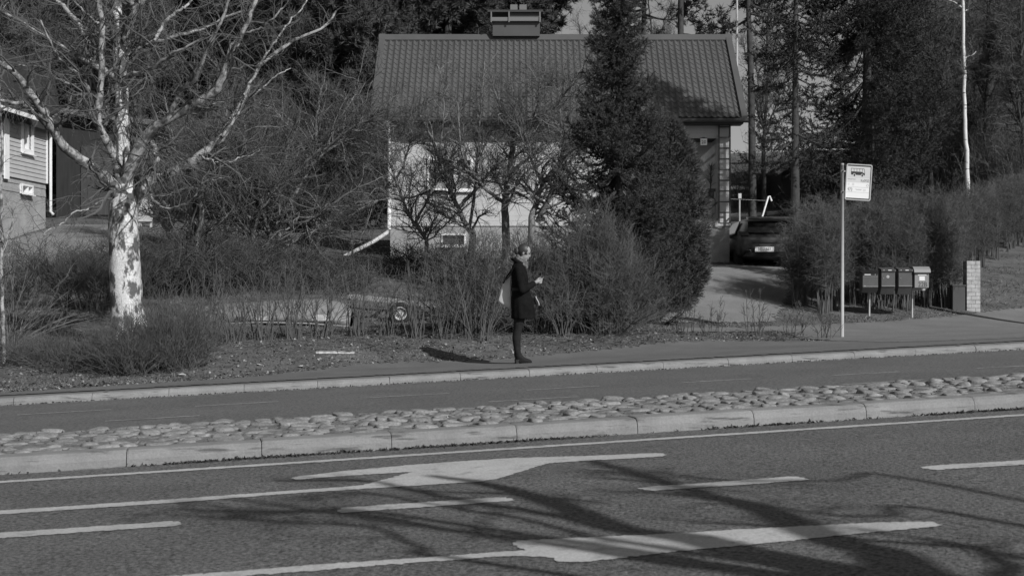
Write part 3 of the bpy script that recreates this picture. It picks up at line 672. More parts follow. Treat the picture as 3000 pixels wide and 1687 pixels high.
M_SPR = mat('spruce_needles', 0.055, 0.75, var=0.35, scale=2.2, spec=0.35)
M_SPRD = mat('dark_spruce_needles', 0.040, 0.8, var=0.35, scale=1.0, spec=0.3)
M_PINE = mat('pine_needles', 0.07, 0.8, var=0.35, scale=0.8, spec=0.3)
M_THU = mat('thuja_foliage', 0.065, 0.8, var=0.35, scale=4, spec=0.25)

def lines(specs, k):
    """[(pts, r0, r1)] -> batch"""
    return np.stack([smoothline(p, k) for p, _, _ in specs]), np.stack([np.linspace(a, b, k) for _, a, b in specs])
def cat_(*prs):
    return prs
# ---- the big birch: limbs traced from the photo, each with its own depth
YB_ = 23.6
def bp(pts, d0=0.0, d1=0.0):
    n = len(pts); return [tuple(P(x, y, YB_ + d0 + (d1 - d0) * i / (n - 1))) for i, (x, y) in enumerate(pts)]
gB = np.random.default_rng(11)
base = hit(383, 1035, 21, 30); base = np.array((X_(383, YB_), YB_, zg1(X_(383, YB_), YB_)))
birch = thing('birch_tree', 'big white barked birch with spreading bare limbs beside the grey house', 'tree', base)
tr = [([tuple(base - [0, 0, .3]), tuple(base + [0, 0, .02])] + bp([(372, 900), (365, 760), (361, 650), (362, 580), (360, 497), (360, 373), (358, 290), (352, 207), (349, 157), (345, 80), (341, 30), (338, -60), (330, -330)]), 0.31, 0.03)]
Pm = smoothline(tr[0][0], 60)[None]
zz = Pm[0, :, 2]; px_w = np.interp((zz - CH) * F / YB_, [-180, -60, 60, 215, 270, 330, 360, 430, 490, 570, 700, 830, 1190], [130, 96, 90, 85, 82, 64, 60, 55, 47, 40, 36, 33, 8])
Rm = (px_w / 2 * YB_ / F)[None]
Rm = Rm * (1 + gB.normal(size=Rm.shape) * .02)
mb = MB(); mb.add(*tubes(Pm, Rm, 14)); trunk = obj('trunk', mb, M_BIRCH, birch, smooth=True)
LB = [  # photo polyline, start width px, end width px, depth drift in metres
    ([(358, 640), (340, 575), (319, 534), (244, 476), (186, 431), (153, 385), (128, 331), (83, 265), (25, 203), (-40, 150)], 40, 14, -1.2),
    ([(150, 380), (120, 348), (83, 323), (41, 306), (-30, 290)], 17, 9, -1.6),
    ([(355, 600), (345, 520), (331, 464), (315, 439), (290, 389), (281, 331), (290, 269), (296, 207), (294, 166), (300, 83), (294, 37), (282, -40)], 27, 14, -.8),
    ([(286, 300), (265, 265), (232, 228), (207, 199), (160, 150), (120, 60)], 15, 5, -1.0),
    ([(350, 200), (323, 174), (290, 141), (257, 108), (224, 70), (199, 37), (150, -20)], 22, 11, .8),
    ([(352, 240), (286, 199), (232, 174), (186, 153), (137, 128), (83, 91), (54, 70), (-20, 25)], 20, 9, .3),
    ([(358, 330), (323, 315), (290, 286), (232, 269), (178, 269), (112, 273), (30, 290)], 12, 4, .9),
    ([(232, 262), (199, 244), (153, 224), (116, 203), (62, 193), (0, 215)], 9, 3, .4),
    ([(362, 600), (368, 540), (385, 489), (414, 431), (447, 385), (489, 352), (526, 331), (580, 298), (621, 269), (646, 224), (658, 178), (683, 141), (704, 91), (741, 21), (760, -40)], 38, 9, -.9),
    ([(480, 365), (495, 345), (505, 323), (526, 269), (559, 244), (592, 211), (625, 128), (654, 62), (680, -30)], 16, 7, -1.4),
    ([(372, 640), (390, 600), (410, 560), (439, 530), (497, 509), (571, 468), (625, 422), (654, 397), (662, 364), (691, 327), (720, 282), (737, 236), (778, 186), (824, 149), (869, 112), (956, 70), (985, 33)], 36, 6, 1.3),
    ([(650, 402), (690, 355), (725, 298), (745, 281), (803, 232), (850, 200)], 10, 3, 1.6),
    ([(360, 262), (364, 236), (381, 219), (414, 211), (455, 182), (497, 157), (522, 145), (600, 110)], 18, 6, -1.3),
    ([(352, 185), (381, 170), (414, 137), (455, 120), (518, 108), (571, 95), (638, 70), (720, 30)], 17, 6, .5),
    ([(450, 124), (493, 62), (551, 25), (580, -20)], 12, 6, .8),
    ([(640, 240), (683, 128), (724, 99), (774, 75), (815, 33), (853, -10)], 9, 4, -.5),
    ([(720, 280), (741, 232), (799, 133), (836, 87), (869, 46), (910, -10)], 8, 4, 1.2),
    ([(440, 390), (455, 440), (450, 470), (445, 500)], 17, 15, -1.0),
    ([(355, 140), (373, 116), (387, 41), (395, -10), (420, -120)], 24, 12, -.4),
    ([(395, 20), (430, -5), (470, -60)], 14, 8, -.6),
    ([(420, 555), (470, 600), (540, 590), (600, 540), (660, 520)], 8, 3, -1.5),
    ([(345, 560), (280, 600), (200, 640), (120, 690)], 7, 2, -1.6),
    ([(300, 83), (262, 60), (225, 30), (190, -20)], 8, 4, -.6),
    ([(505, 323), (540, 330), (600, 325), (660, 300)], 8, 3, -.8),
    ([(585, 455), (640, 470), (700, 465), (760, 440)], 7, 2, 1.0),
]
limbs = [(bp(p, 0 if i else 0, d), a / 2 * YB_ / F, b / 2 * YB_ / F) for i, (p, a, b, d) in enumerate(LB)]
PL, RL = lines(limbs, 40); kn = np.cumsum(gB.normal(size=PL.shape) * 0.011, 1); kn -= np.linspace(0, 1, 40)[None, :, None] * kn[:, -1:]; PL = PL + kn + gB.normal(size=PL.shape) * 0.004; RL = RL * (1 + gB.normal(size=RL.shape) * .05)
mb = MB(); mb.add(*tubes(PL, RL, 9)); obj('limbs', mb, M_BIRCHUP, birch, smooth=True)
PA = np.concatenate([PL, smoothline(Pm[0, 30:], 40)[None]]); RA_ = np.concatenate([RL, smoothline(np.repeat(Rm[0, 30:, None], 3, 1), 40)[None, :, 0]])
P1, R1 = grow(PA, RA_, 420, gB, (.1, 1), (.5, 1.7), (25, 75), .15, .22, 8, .42, .006, .03)
P2, R2 = grow(P1, R1, 1900, gB, (.1, 1), (.2, .8), (20, 70), -.05, .2, 6, .5, .0035, .01, trop=-.06)
P3, R3 = grow(P2, R2, 6000, gB, (.1, 1), (.12, .5), (20, 70), -.25, .15, 5, .6, .0022, .004, trop=-.10)
mb = MB(); mb.add(*tubes(P1, R1, 5)); mb.add(*tubes(P2, R2, 3)); mb.add(*tubes(P3, R3, 3)); obj('twigs', mb, M_TWIG, birch)

# ---- bare trees in general
def bare_tree(name, label, cat, base, trunks, n=(60, 500, 3000), L=((.6, 1.6), (.3, .9), (.15, .5)), seed=1, m=M_BARK, mt=M_TWIG, up=.25, rmin=(.006, .0035, .0025), group=None, wig=.2, kk=24, tr=(.25, 1)):
    g = np.random.default_rng(seed); t = thing(name, label, cat, base, group)
    PT, RT = lines(trunks, kk); PT = PT + g.normal(size=PT.shape) * .008
    mb = MB(); mb.add(*tubes(PT, RT, 8)); obj('trunk', mb, m, t, smooth=True)
    A, B = grow(PT, RT, n[0], g, tr, L[0], (25, 70), up, wig, 8, .5, rmin[0], .05)
    C, D = grow(A, B, n[1], g, (.1, 1), L[1], (25, 70), up * .6, wig, 6, .55, rmin[1], .012)
    E_, F_ = grow(C, D, n[2], g, (.1, 1), L[2], (25, 70), up * .5, wig, 4, .6, rmin[2], .006)
    mb = MB(); mb.add(*tubes(A, B, 5)); obj('branches', mb, m, t, smooth=True)
    mb = MB(); mb.add(*tubes(C, D, 3)); mb.add(*tubes(E_, F_, 3)); obj('twigs', mb, mt, t)
    return t
def tp(pts, Y, drift=0.0):
    n = len(pts); return [tuple(P(x, y, Y + drift * i / max(n - 1, 1))) for i, (x, y) in enumerate(pts)]
def rooted(px, Y):
    x = X_(px, Y); return (x, Y, zg1(x, Y) - .05)
w = lambda px, Y: px / 2 * Y / F
YA = 34.5
specA = [
    ('gnarled bare apple tree with an upright crooked trunk against the white wall', 1482, YA, [([(1482, 656), (1480, 590), (1493, 499), (1503, 424), (1503, 387), (1480, 346), (1440, 250)], 26, 5, -.6), ([(1500, 385), (1530, 358), (1580, 352), (1621, 362), (1660, 380)], 16, 5, -1),
        ([(1490, 510), (1540, 470), (1600, 430), (1640, 400)], 12, 4, .6), ([(1484, 600), (1430, 560), (1380, 500), (1350, 440), (1340, 300)], 13, 4, -.8), ([(1560, 352), (1575, 300), (1580, 230)], 7, 2, -1), ([(1600, 356), (1650, 280), (1690, 240)], 7, 2, -1)], 31),
    ('leaning bare apple tree with twin trunks beside the tall narrow spruce', 1560, YA - 1, [([(1557, 664), (1567, 606), (1596, 532), (1640, 480), (1680, 430)], 24, 8, .5), ([(1575, 650), (1596, 606), (1621, 552), (1650, 450), (1640, 380)], 18, 6, -.7), ([(1590, 540), (1560, 480), (1540, 400), (1520, 300)], 10, 3, .4), ([(1600, 600), (1540, 560), (1480, 540), (1420, 530)], 10, 3, -1)], 32),
    ('bare apple tree leaning to the left in front of the wall window', 1373, YA + .6, [([(1385, 690), (1373, 672), (1331, 590), (1302, 507), (1265, 408), (1232, 340)], 22, 5, -.6), ([(1340, 610), (1390, 560), (1440, 500), (1500, 450)], 13, 4, .4), ([(1300, 500), (1290, 420), (1300, 330), (1290, 200)], 9, 3, -.6), ([(1320, 565), (1260, 560), (1200, 580), (1160, 570)], 9, 3, .6), ([(1275, 430), (1220, 420), (1170, 440)], 7, 2, -.3), ([(1375, 670), (1390, 560), (1400, 440), (1410, 300), (1420, 180)], 10, 3, .3)], 33),
    ('thin bare apple tree reaching over the white downpipe corner', 1244, YA, [([(1250, 720), (1244, 697), (1207, 644), (1166, 548), (1141, 480), (1090, 420)], 14, 4, -.5), ([(1215, 655), (1250, 590), (1280, 520), (1290, 450)], 9, 3, .4), ([(1180, 590), (1140, 580), (1080, 600), (1040, 620)], 8, 3, -.5), ([(1160, 530), (1190, 460), (1210, 380), (1200, 300)], 7, 2, .3)], 34),
]
for lab, px, Y, tl, sd in specA:
    r = rooted(px, Y)
    tks = [(([r] if i == 0 else []) + tp(p, Y, d), w(a, Y), w(b, Y)) for i, (p, a, b, d) in enumerate(tl)]
    bare_tree('apple_tree', lab, 'tree', r, tks, n=(105, 1100, 3800), L=((.6, 1.8), (.3, .9), (.15, .5)), seed=sd, up=.3, group='old apple trees in front of the house', rmin=(.010, .006, .0034))
YT = 32
specT = [
    ('forked bare tree with pale trunk beside the birch', 568, 31, [([(572, 880), (570, 800), (575, 700), (565, 640), (548, 570), (520, 480), (500, 380)], 22, 8, .6), ([(575, 705), (590, 640), (592, 560), (600, 480), (640, 400)], 18, 7, -.5), ([(548, 570), (600, 500), (640, 420), (660, 330)], 9, 3, 1), ([(592, 600), (650, 540), (700, 460), (720, 380)], 9, 3, -1)], 41),
    ('bare tree with a pale straight stem left of the many stemmed tree', 742, 32, [([(752, 890), (746, 800), (742, 700), (735, 640), (725, 560), (700, 440)], 17, 5, .4), ([(740, 680), (770, 600), (800, 500), (820, 420)], 10, 3, -.6), ([(735, 640), (700, 600), (680, 540), (650, 500)], 8, 3, .6)], 42),
    ('low many stemmed bare tree whose limbs fan out near the downpipe', 812, 33, [([(812, 790), (812, 740), (818, 660), (822, 560), (840, 450), (850, 350)], 26, 6, .5), ([(808, 720), (790, 680), (768, 620), (750, 540), (740, 430)], 16, 5, -.8), ([(818, 720), (840, 690), (855, 660), (900, 650), (960, 610), (1030, 560), (1100, 530)], 16, 4, -1.2), ([(820, 735), (870, 700), (920, 680), (960, 650), (1000, 640)], 14, 4, 1), ([(818, 640), (870, 560), (920, 480), (990, 420), (1060, 380)], 13, 4, 1), ([(822, 560), (900, 470), (960, 430), (1040, 370), (1120, 350)], 10, 3, -1.2), ([(800, 690), (740, 640), (690, 600), (640, 590)], 9, 3, -.4)], 43),
    ('wide bare tree with pale arching branches reaching towards the tiled roof', 930, 35, [([(930, 740), (935, 640), (930, 540), (925, 430), (930, 330), (945, 250)], 16, 5, .5), ([(932, 600), (980, 500), (1030, 430), (1100, 380), (1160, 370)], 10, 4, -.8), ([(930, 540), (890, 440), (850, 380), (800, 320), (740, 300)], 10, 4, .8), ([(927, 420), (980, 370), (1020, 362), (1080, 358), (1160, 400)], 9, 3, -1), ([(932, 640), (1000, 600), (1060, 560), (1110, 540)], 8, 3, 1), ([(928, 480), (960, 420), (1000, 340), (1060, 250)], 8, 3, .5)], 44),
    ('dense bare thicket tree standing between birch and tiled house', 660, 38, [([(660, 740), (662, 640), (655, 540), (665, 420), (670, 320), (690, 220)], 16, 5, .6), ([(660, 640), (620, 560), (600, 470), (560, 380)], 10, 4, -.8), ([(658, 560), (720, 480), (770, 400), (800, 320)], 10, 4, .9), ([(660, 600), (740, 560), (810, 520), (880, 500)], 9, 3, -.9)], 45),
    ('bushy bare tree left of the pale stemmed tree, in front of the dark shed', 490, 40, [([(490, 720), (492, 640), (480, 560), (490, 470), (500, 380), (480, 280)], 15, 5, .6), ([(490, 640), (530, 560), (560, 470), (570, 380)], 10, 4, -.8), ([(485, 600), (440, 540), (410, 470), (400, 400)], 9, 3, .9)], 46),
]
for lab, px, Y, tl, sd in specT:
    r = rooted(px, Y)
    tks = [(([r] if i == 0 else []) + tp(p, Y, d), w(a, Y), w(b, Y)) for i, (p, a, b, d) in enumerate(tl)]
    bare_tree('bare_tree', lab, 'tree', r, tks, n=(140, 1400, 2300), L=((.7, 2.2), (.4, 1.1), (.15, .5)), seed=sd, m=M_LIMB, mt=M_TWIGD, up=.15, group='bare trees left of the tiled house', rmin=(.012, .007, .0042), wig=.26)
# slim birch on the right and young birch at the left edge
Yq = 45; r = rooted(2838, Yq)
bare_tree('birch_tree', 'slim straight white birch standing beside the dark spruce on the slope', 'tree', r, [([r] + tp([(2836, 560), (2832, 450), (2828, 380), (2826, 300), (2824, 150), (2821, 0), (2818, -250)], Yq), w(15, Yq), w(8, Yq))], n=(14, 160, 900), L=((.4, 1.2), (.3, .9), (.15, .5)), seed=51, m=M_SLIM, up=.3, rmin=(.006, .005, .004), tr=(.62, 1))
Yq = 22.5; r = rooted(12, Yq)
bare_tree('birch_tree', 'thin pale young birch stem at the left edge beside the arching shrub', 'tree', r, [([r] + tp([(8, 960), (6, 820), (5, 700), (3, 560), (4, 400), (-4, 200), (-10, -100)], Yq), w(13, Yq), w(6, Yq))], n=(14, 60, 300), L=((.4, 1.2), (.2, .7), (.1, .4)), seed=52, m=M_BIRCHUP, up=.3)

# ---- multi-stemmed shrubs and the clipped hedge
def shrub(name, label, cat, cen, rx, ry, h, stems, n, seed, m=M_TWIG, lean=.25, L=((.25, .7), (.1, .35)), rs=(.007, .012), spread=.55, stemwig=.1, up=.3, rmin=(.003, .002), group=None, tmin=.3, ang=(20, 65), arch=0.0, dome=.35):
    g = np.random.default_rng(seed); t = thing(name, label, cat, cen, group)
    a = g.uniform(0, 2 * pi, stems); q = np.sqrt(g.uniform(0, 1, stems)); bx = cen[0] + np.cos(a) * q * rx * spread; by = cen[1] + np.sin(a) * q * ry * spread
    bz = zg(bx, by) - .03; k = 8
    ex = cen[0] + np.cos(a) * q * rx * (spread + lean) + g.normal(size=stems) * lean * .5 * rx; ey = cen[1] + np.sin(a) * q * ry * (spread + lean) + g.normal(size=stems) * lean * .5 * ry
    e = np.sqrt(((ex - cen[0]) / rx) ** 2 + ((ey - cen[1]) / ry) ** 2)
    hh = h * (1 - dome * np.clip(e, 0, 1.2) ** 2) * g.uniform(.7, 1.0, stems); s = np.linspace(0, 1, k)[None]
    hz = np.sin(s * (pi / 2) * (1 + arch)) / 1.0
    PT = np.stack([bx[:, None] + (ex - bx)[:, None] * s ** 1.5, by[:, None] + (ey - by)[:, None] * s ** 1.5, bz[:, None] + hh[:, None] * (hz if arch else s)], -1)
    wv = np.cumsum(g.normal(size=PT.shape) * stemwig * .12, 1); wv[..., 2] *= .3; PT += wv
    RT = g.uniform(rs[0], rs[1], stems)[:, None] * np.linspace(1, .35, k)[None]
    A, B = grow(PT, RT, n[0], g, (tmin, 1), L[0], ang, up, .2, 5, .6, rmin[0], .008)
    mb = MB(); mb.add(*tubes(PT, RT, 5)); obj('stems', mb, m, t)
    mb = MB(); mb.add(*tubes(A, B, 3))
    if n[1]:
        C, D = grow(A, B, n[1], g, (.1, 1), L[1], ang, up * .6, .2, 4, .6, rmin[1], .005); mb.add(*tubes(C, D, 3))
    obj('twigs', mb, m, t)
    return t
def at(px, py, y0=20.0): return tuple(hit(px, py, y0))
# hedge on the right, clipped, in three stretches that read as one
M_HEDGE = mat('hedge_twigs', 0.088, 0.9, var=0.35, scale=1.6)
def hedge(label, p0, p1, h0, h1, depth, stems, n, seed):
    g = np.random.default_rng(seed); a = np.array(p0); b = np.array(p1); cen = (a + b) / 2; cen[2] = zg1(cen[0], cen[1])
    t = thing('hedge', label, 'hedge', cen); ax = nrm(b[:2] - a[:2]); pr = np.array([0.0, 1.0]); Ln = np.linalg.norm(b[:2] - a[:2])
    ncl = stems // 7; cs = g.uniform(0, Ln, ncl); cd = g.uniform(.15, .75, ncl) * depth; ci = g.integers(ncl, size=stems)
    s = cs[ci] + g.normal(size=stems) * .07; d = cd[ci] + g.normal(size=stems) * .07
    hh = (h0 + (h1 - h0) * np.clip(s / Ln, 0, 1)) * g.uniform(.75, .98, stems) * (1 - .25 * np.clip((np.abs(s / Ln - .5) - .42) / .08, 0, 1)); k = 8
    s2 = s + g.normal(size=stems) * .28; d2 = np.clip(d + g.normal(size=stems) * .45, -.15, depth + .15)
    q = np.linspace(0, 1, k)[None]; ss = s[:, None] + (s2 - s)[:, None] * q ** 1.4; dd = d[:, None] + (d2 - d)[:, None] * q ** 1.4
    X = a[0] + ax[0] * ss + pr[0] * dd; Y = a[1] + ax[1] * ss + pr[1] * dd; z0 = zg(X[:, 0], Y[:, 0]) - .03
    PT = np.stack([X, Y, z0[:, None] + hh[:, None] * q], -1); PT += np.cumsum(g.normal(size=PT.shape) * .012, 1)
    RT = g.uniform(.009, .019, stems)[:, None] * np.linspace(1, .3, k)[None]
    A, B = grow(PT, RT, n[0], g, (.27, 1), (.25, .8), (30, 95), .05, .28, 5, .5, .004, .008)
    C, D = grow(A, B, n[1], g, (.1, 1), (.12, .45), (30, 95), .05, .3, 4, .6, .003, .005)
    mb = MB(); mb.add(*tubes(PT, RT, 5)); obj('stems', mb, M_TWIG, t)
    mb = MB(); mb.add(*tubes(A, B, 3)); mb.add(*tubes(C, D, 3)); obj('twigs', mb, M_HEDGE, t); return t
hA = P(2362, 945, 31.2); hB = P(2800, 915, 33.5); hA[2] = zg1(hA[0], hA[1])
hedge('tall clipped leafless hedge behind the letterboxes and the bus stop sign', hA, hB, 2.5, 2.9, 2.4, 330, (9500, 60000), 61)
hC = P(2790, 840, 37.5); hD = P(3100, 700, 47)
hedge('lower leafless hedge climbing the grassy slope at the right edge', hC, hD, 2.35, 2.2, 2.6, 300, (8000, 42000), 62)

# rounded shrubs
shrub('round_shrub', 'big rounded leafless shrub at the drive edge below the narrow spruce', 'shrub', at(1752, 975), 1.15, 1.0, 2.35, 300, (3300, 14000), 63, M_HEDGE, lean=.45, L=((.25, .7), (.12, .4)), rs=(.006, .012), spread=.5, rmin=(.0042, .003), up=.2, dome=.55)
shrub('round_shrub', 'rounded leafless shrub right behind the waiting person', 'shrub', at(1560, 968), 1.0, .9, 2.1, 170, (1700, 6500), 64, M_HEDGE, lean=.5, rs=(.006, .013), spread=.5, rmin=(.0042, .003), up=.2, dome=.5)
shrub('round_shrub', 'rounded leafless shrub left of the person, in front of the cellar window', 'shrub', at(1385, 975), 1.15, .9, 2.0, 150, (1800, 6500), 65, M_HEDGE, lean=.55, rs=(.006, .014), spread=.45, rmin=(.0042, .003), up=.2, dome=.5)
# sparse front row of leafless hedge plants
hedge_px = [(600, 1010, 1.55, 26), (690, 1000, 1.3, 24), (770, 995, 1.5, 24), (850, 992, 1.6, 26), (940, 988, 1.3, 20), (1040, 985, 1.5, 20), (1130, 985, 1.35, 18), (1215, 990, 1.5, 18), (1300, 992, 1.6, 18), (1400, 1000, 1.5, 16), (1655, 985, 1.2, 22)]
hl = ['left end of the row, over the boat tip', 'before the left part of the upturned boat', 'before the pale lettering of the upturned boat', 'before the middle of the upturned boat', 'before the bow of the upturned boat', 'between upturned boat and trailer wheel', 'just left of the trailer wheel', 'just right of the trailer wheel', 'before the right end of the boat trailer', 'directly left of the person', 'right of the person, under the rounded shrub']
for i, ((px, py, h, ns), t_) in enumerate(zip(hedge_px, hl)):
    shrub('hedge_plant', 'sparse upright leafless hedge plant ' + t_, 'shrub', at(px, py), .38, .3, h, ns, (ns * 5, ns * 11), 70 + i, M_TWIG, lean=.75, L=((.15, .5), (.08, .25)), rs=(.006, .013), spread=.5, rmin=(.0035, .0025), group='sparse front row of hedge plants', stemwig=.16, dome=.2)
# fountain-like shrubs round the foot of the birch
M_WIL = mat('broom_twigs', 0.085, 0.9, var=0.3, scale=2.5)
for i, (px, py, rx, h, ns, lab) in enumerate([(500, 1070, .75, 1.25, 560, 'dense broom-like shrub at the foot of the big birch, right clump'), (380, 1088, .7, .95, 480, 'dense broom-like shrub at the foot of the big birch, lower front clump'), (200, 1066, .9, .55, 300, 'dense broom-like shrub between the big birch and the arching shrub'), (60, 1052, .9, .42, 220, 'low dense broom-like shrub at the left edge')]):
    shrub('broom_shrub', lab, 'shrub', at(px, py), rx, rx * .8, h, ns, (ns * 3, ns * 2), 90 + i, M_WIL, lean=.5, L=((.15, .5), (.08, .28)), rs=(.003, .0065), spread=.68, stemwig=.4, rmin=(.0025, .002), group='broom-like shrubs around the birch', up=.35, ang=(15, 60), dome=.35, tmin=.15)
shrub('arching_shrub', 'pale arching shrub with long bare shoots beside the young birch', 'shrub', at(25, 1010, 21), 1.5, .9, 1.6, 60, (260, 700), 95, M_TWIGL, lean=.8, L=((.3, .9), (.1, .4)), rs=(.006, .012), spread=.15, rmin=(.004, .0028), up=.25, ang=(12, 45), dome=.3)
shrub('trimmed_shrub', 'low dark trimmed hedge bush behind the birch trunk', 'shrub', at(285, 905, 26), 1.1, .6, 1.15, 90, (900, 2600), 96, M_TWIGD, lean=.4, rs=(.008, .014), spread=.7, rmin=(.005, .004), dome=.1)
M_UNDER = mat('thicket_twigs', 0.066, 0.9, var=0.3, scale=1.0)
for i, (px, py, rx, h, ns, lab) in enumerate([(150, 850, 1.8, 1.2, 160, 'low tangled thicket below the grey house drive'), (480, 860, 1.6, 1.6, 200, 'tangled thicket right behind the birch trunk'), (640, 850, 1.5, 1.5, 200, 'tangled thicket behind the left half of the boat'), (790, 838, 1.4, 1.0, 130, 'tangled thicket behind the middle of the boat'), (965, 850, 1.1, .7, 80, 'tangled thicket below the long downpipe spout'), (1250, 800, 1.1, .9, 90, 'tangled thicket under the cellar window'), (2235, 600, 2.4, 2.6, 220, 'bare bush behind the parked car, right of the ladder')]):
    shrub('thicket', lab, 'shrub', at(px, py, 26), rx, rx * .8, h, ns, (ns * 6, ns * 14), 110 + i, M_UNDER, lean=.55, L=((.25, .8), (.12, .45)), rs=(.006, .012), spread=.75, rmin=(.006, .0042), dome=.2, group='tangled thickets on the lawn', up=-.05, ang=(30, 100), stemwig=.5)
# dry weeds at the drive mouth
for i, (px, py, h) in enumerate([(2010, 980, 1.05), (2090, 985, .85), (2205, 985, 1.15), (2330, 990, .85), (2420, 992, .7)]):
    shrub('dry_weed', ['tall dry weed by the drive, nearest the rounded shrub', 'dry weed by the drive, second from the rounded shrub', 'dry weed in the middle of the drive mouth', 'dry weed left of the bus stop pole, at the hedge end', 'dry weed at the foot of the bus stop pole'][i], 'weed', at(px, py), .25, .2, h, 9, (60, 120), 130 + i, M_TWIGD, lean=.5, L=((.08, .3), (.04, .12)), rs=(.006, .009), spread=.8, rmin=(.0045, .004), group='dry weeds at the drive mouth')

# ---- conifers
def conifer(name, label, cat, base, H, rfun, m, seed, nb=150, ntw=10, nn=16, needle=(.05, .10), nw=.016, zmin=.05, droop=.35, r0=.12, group=None, twl=.35, lift=.25, tiers=0):
    """trunk, drooping branches in whorls, twigs set with needle tufts"""
    g = np.random.default_rng(seed); t = thing(name, label, cat, base, group); b = np.array(base, float)
    TP = np.stack([b + [0, 0, -.1], b + [.0, 0, H * .3], b + [.01, 0, H * .65], b + [0, 0, H]]); TP = smoothline(TP, 16)[None]; TR = np.linspace(r0, .012, 16)[None]
    mb = MB(); mb.add(*tubes(TP, TR, 8)); obj('trunk', mb, M_PBARK, t, smooth=True)
    zt = zmin + (1 - zmin) * np.sort(g.uniform(0, 1, nb)) ** .9 * .985; az = np.arange(nb) * 2.399 + g.normal(size=nb) * .3
    if tiers: zt = np.clip((np.floor(zt * tiers) + .5 + g.normal(size=nb) * .08) / tiers, zmin, .99); az = az + g.uniform(0, 6.28, nb)
    ln = rfun(zt) * g.uniform(.72, 1.14, nb); k = 7; q = np.linspace(0, 1, k)[None]
    slope = lift + .5 * np.clip(zt - .75, 0, 1)
    zc = (slope * .5)[:, None] * q - droop * np.sin(q * pi * .75) + droop * .5 * q ** 3
    BP = np.stack([b[0] + np.cos(az)[:, None] * ln[:, None] * q, b[1] + np.sin(az)[:, None] * ln[:, None] * q, b[2] + (zt * H)[:, None] + ln[:, None] * zc], -1)
    BR = (.010 + .02 * ln / max(ln.max(), .1))[:, None] * np.linspace(1, .25, k)[None]
    mb = MB(); mb.add(*tubes(BP, BR, 4)); obj('branches', mb, M_PBARK, t)
    T1, S1 = grow(BP, BR, nb * ntw, g, (.12, 1), (twl * .5, twl * 1.1), (35, 70), -.08, .15, 4, .5, .003, .006, flat=.75, tipscale=.6)
    AllP = [(T1, nn, .7)]; 
    mb = MB()
    n = len(T1) * nn; idx = np.repeat(np.arange(len(T1)), nn); O, T, _ = interp(T1, S1, idx, g.uniform(0, 1, n)); D = nrm(T * .8 + nrm(g.normal(size=(n, 3))) * .8)
    mb.add(*blades(O, D, g.uniform(needle[0], needle[1], n), nw, g))
    n = nb * nn * 4; idx = g.integers(nb, size=n); O, T, _ = interp(BP, BR, idx, g.uniform(.1, 1, n)); D = nrm(T * .8 + nrm(g.normal(size=(n, 3))) * .8)
    mb.add(*blades(O, D, g.uniform(needle[0], needle[1], n), nw, g))
    obj('needles', mb, m, t); return t
# the narrow spruce before the house
Ys = 29; r = rooted(1812, Ys)
def narrow(z): return np.interp(z, [0, .1, .3, .42, .5, .6, .7, .85, 1], [1.4, 1.6, 1.42, 1.2, .84, .68, .6, .38, .06])
conifer('spruce_tree', 'tall narrow spruce standing before the tiled roof', 'tree', r, 8.9, narrow, M_SPR, 201, nb=520, ntw=20, nn=48, needle=(.035, .065), nw=.0095, droop=.45, twl=.34, lift=.25, tiers=44)
# thuja: dense upright foliage
def dense_bush(name, label, base, rx, ry, H, m, seed, n=70000, size=(.05, .11), shape=(0, .2, .55, .85, 1), rad_=(.62, .98, .95, .58, .08), clump=260, w_=.02, group=None):
    g = np.random.default_rng(seed); t = thing(name, label, 'tree', base, group); b = np.array(base, float)
    mb = MB(); tp_ = smoothline([b + [0, 0, -.1], b + [.02, 0, H * .5], b + [0, 0, H * .92]], 10)[None]; mb.add(*tubes(tp_, np.linspace(.07, .01, 10)[None], 7)); obj('trunk', mb, M_PBARK, t, smooth=True)
    zt = g.uniform(0, 1, clump) ** .95; a = g.uniform(0, 2 * pi, clump); rr = np.interp(zt, shape, rad_) * g.uniform(.72, 1.0, clump)
    c = np.stack([b[0] + np.cos(a) * rr * rx, b[1] + np.sin(a) * rr * ry, b[2] + zt * H], 1); outw = np.stack([np.cos(a), np.sin(a), np.full(clump, .9)], 1)
    i = g.integers(clump, size=n); cr = g.uniform(.14, .26, clump) * min(rx, 1.3)
    v = g.normal(size=(n, 3)); v = nrm(v) * g.uniform(.2, 1, n)[:, None] ** .5; O = c[i] + v * (cr[i])[:, None] * np.array([1, 1, 1.3])
    D = nrm(outw[i] * .7 + v * .8 + g.normal(size=(n, 3)) * .35)
    mb = MB(); mb.add(*blades(O, D, g.uniform(size[0], size[1], n), w_, g)); obj('foliage', mb, m, t); return t
dense_bush('thuja_tree', 'dense thuja tree tucked right of the narrow spruce beside the porch', (X_(1958, 31), 31, zg1(X_(1958, 31), 31)), .84, .8, Z_(365, 31) - zg1(X_(1965, 31), 31), M_THU, 205, n=90000, clump=420)
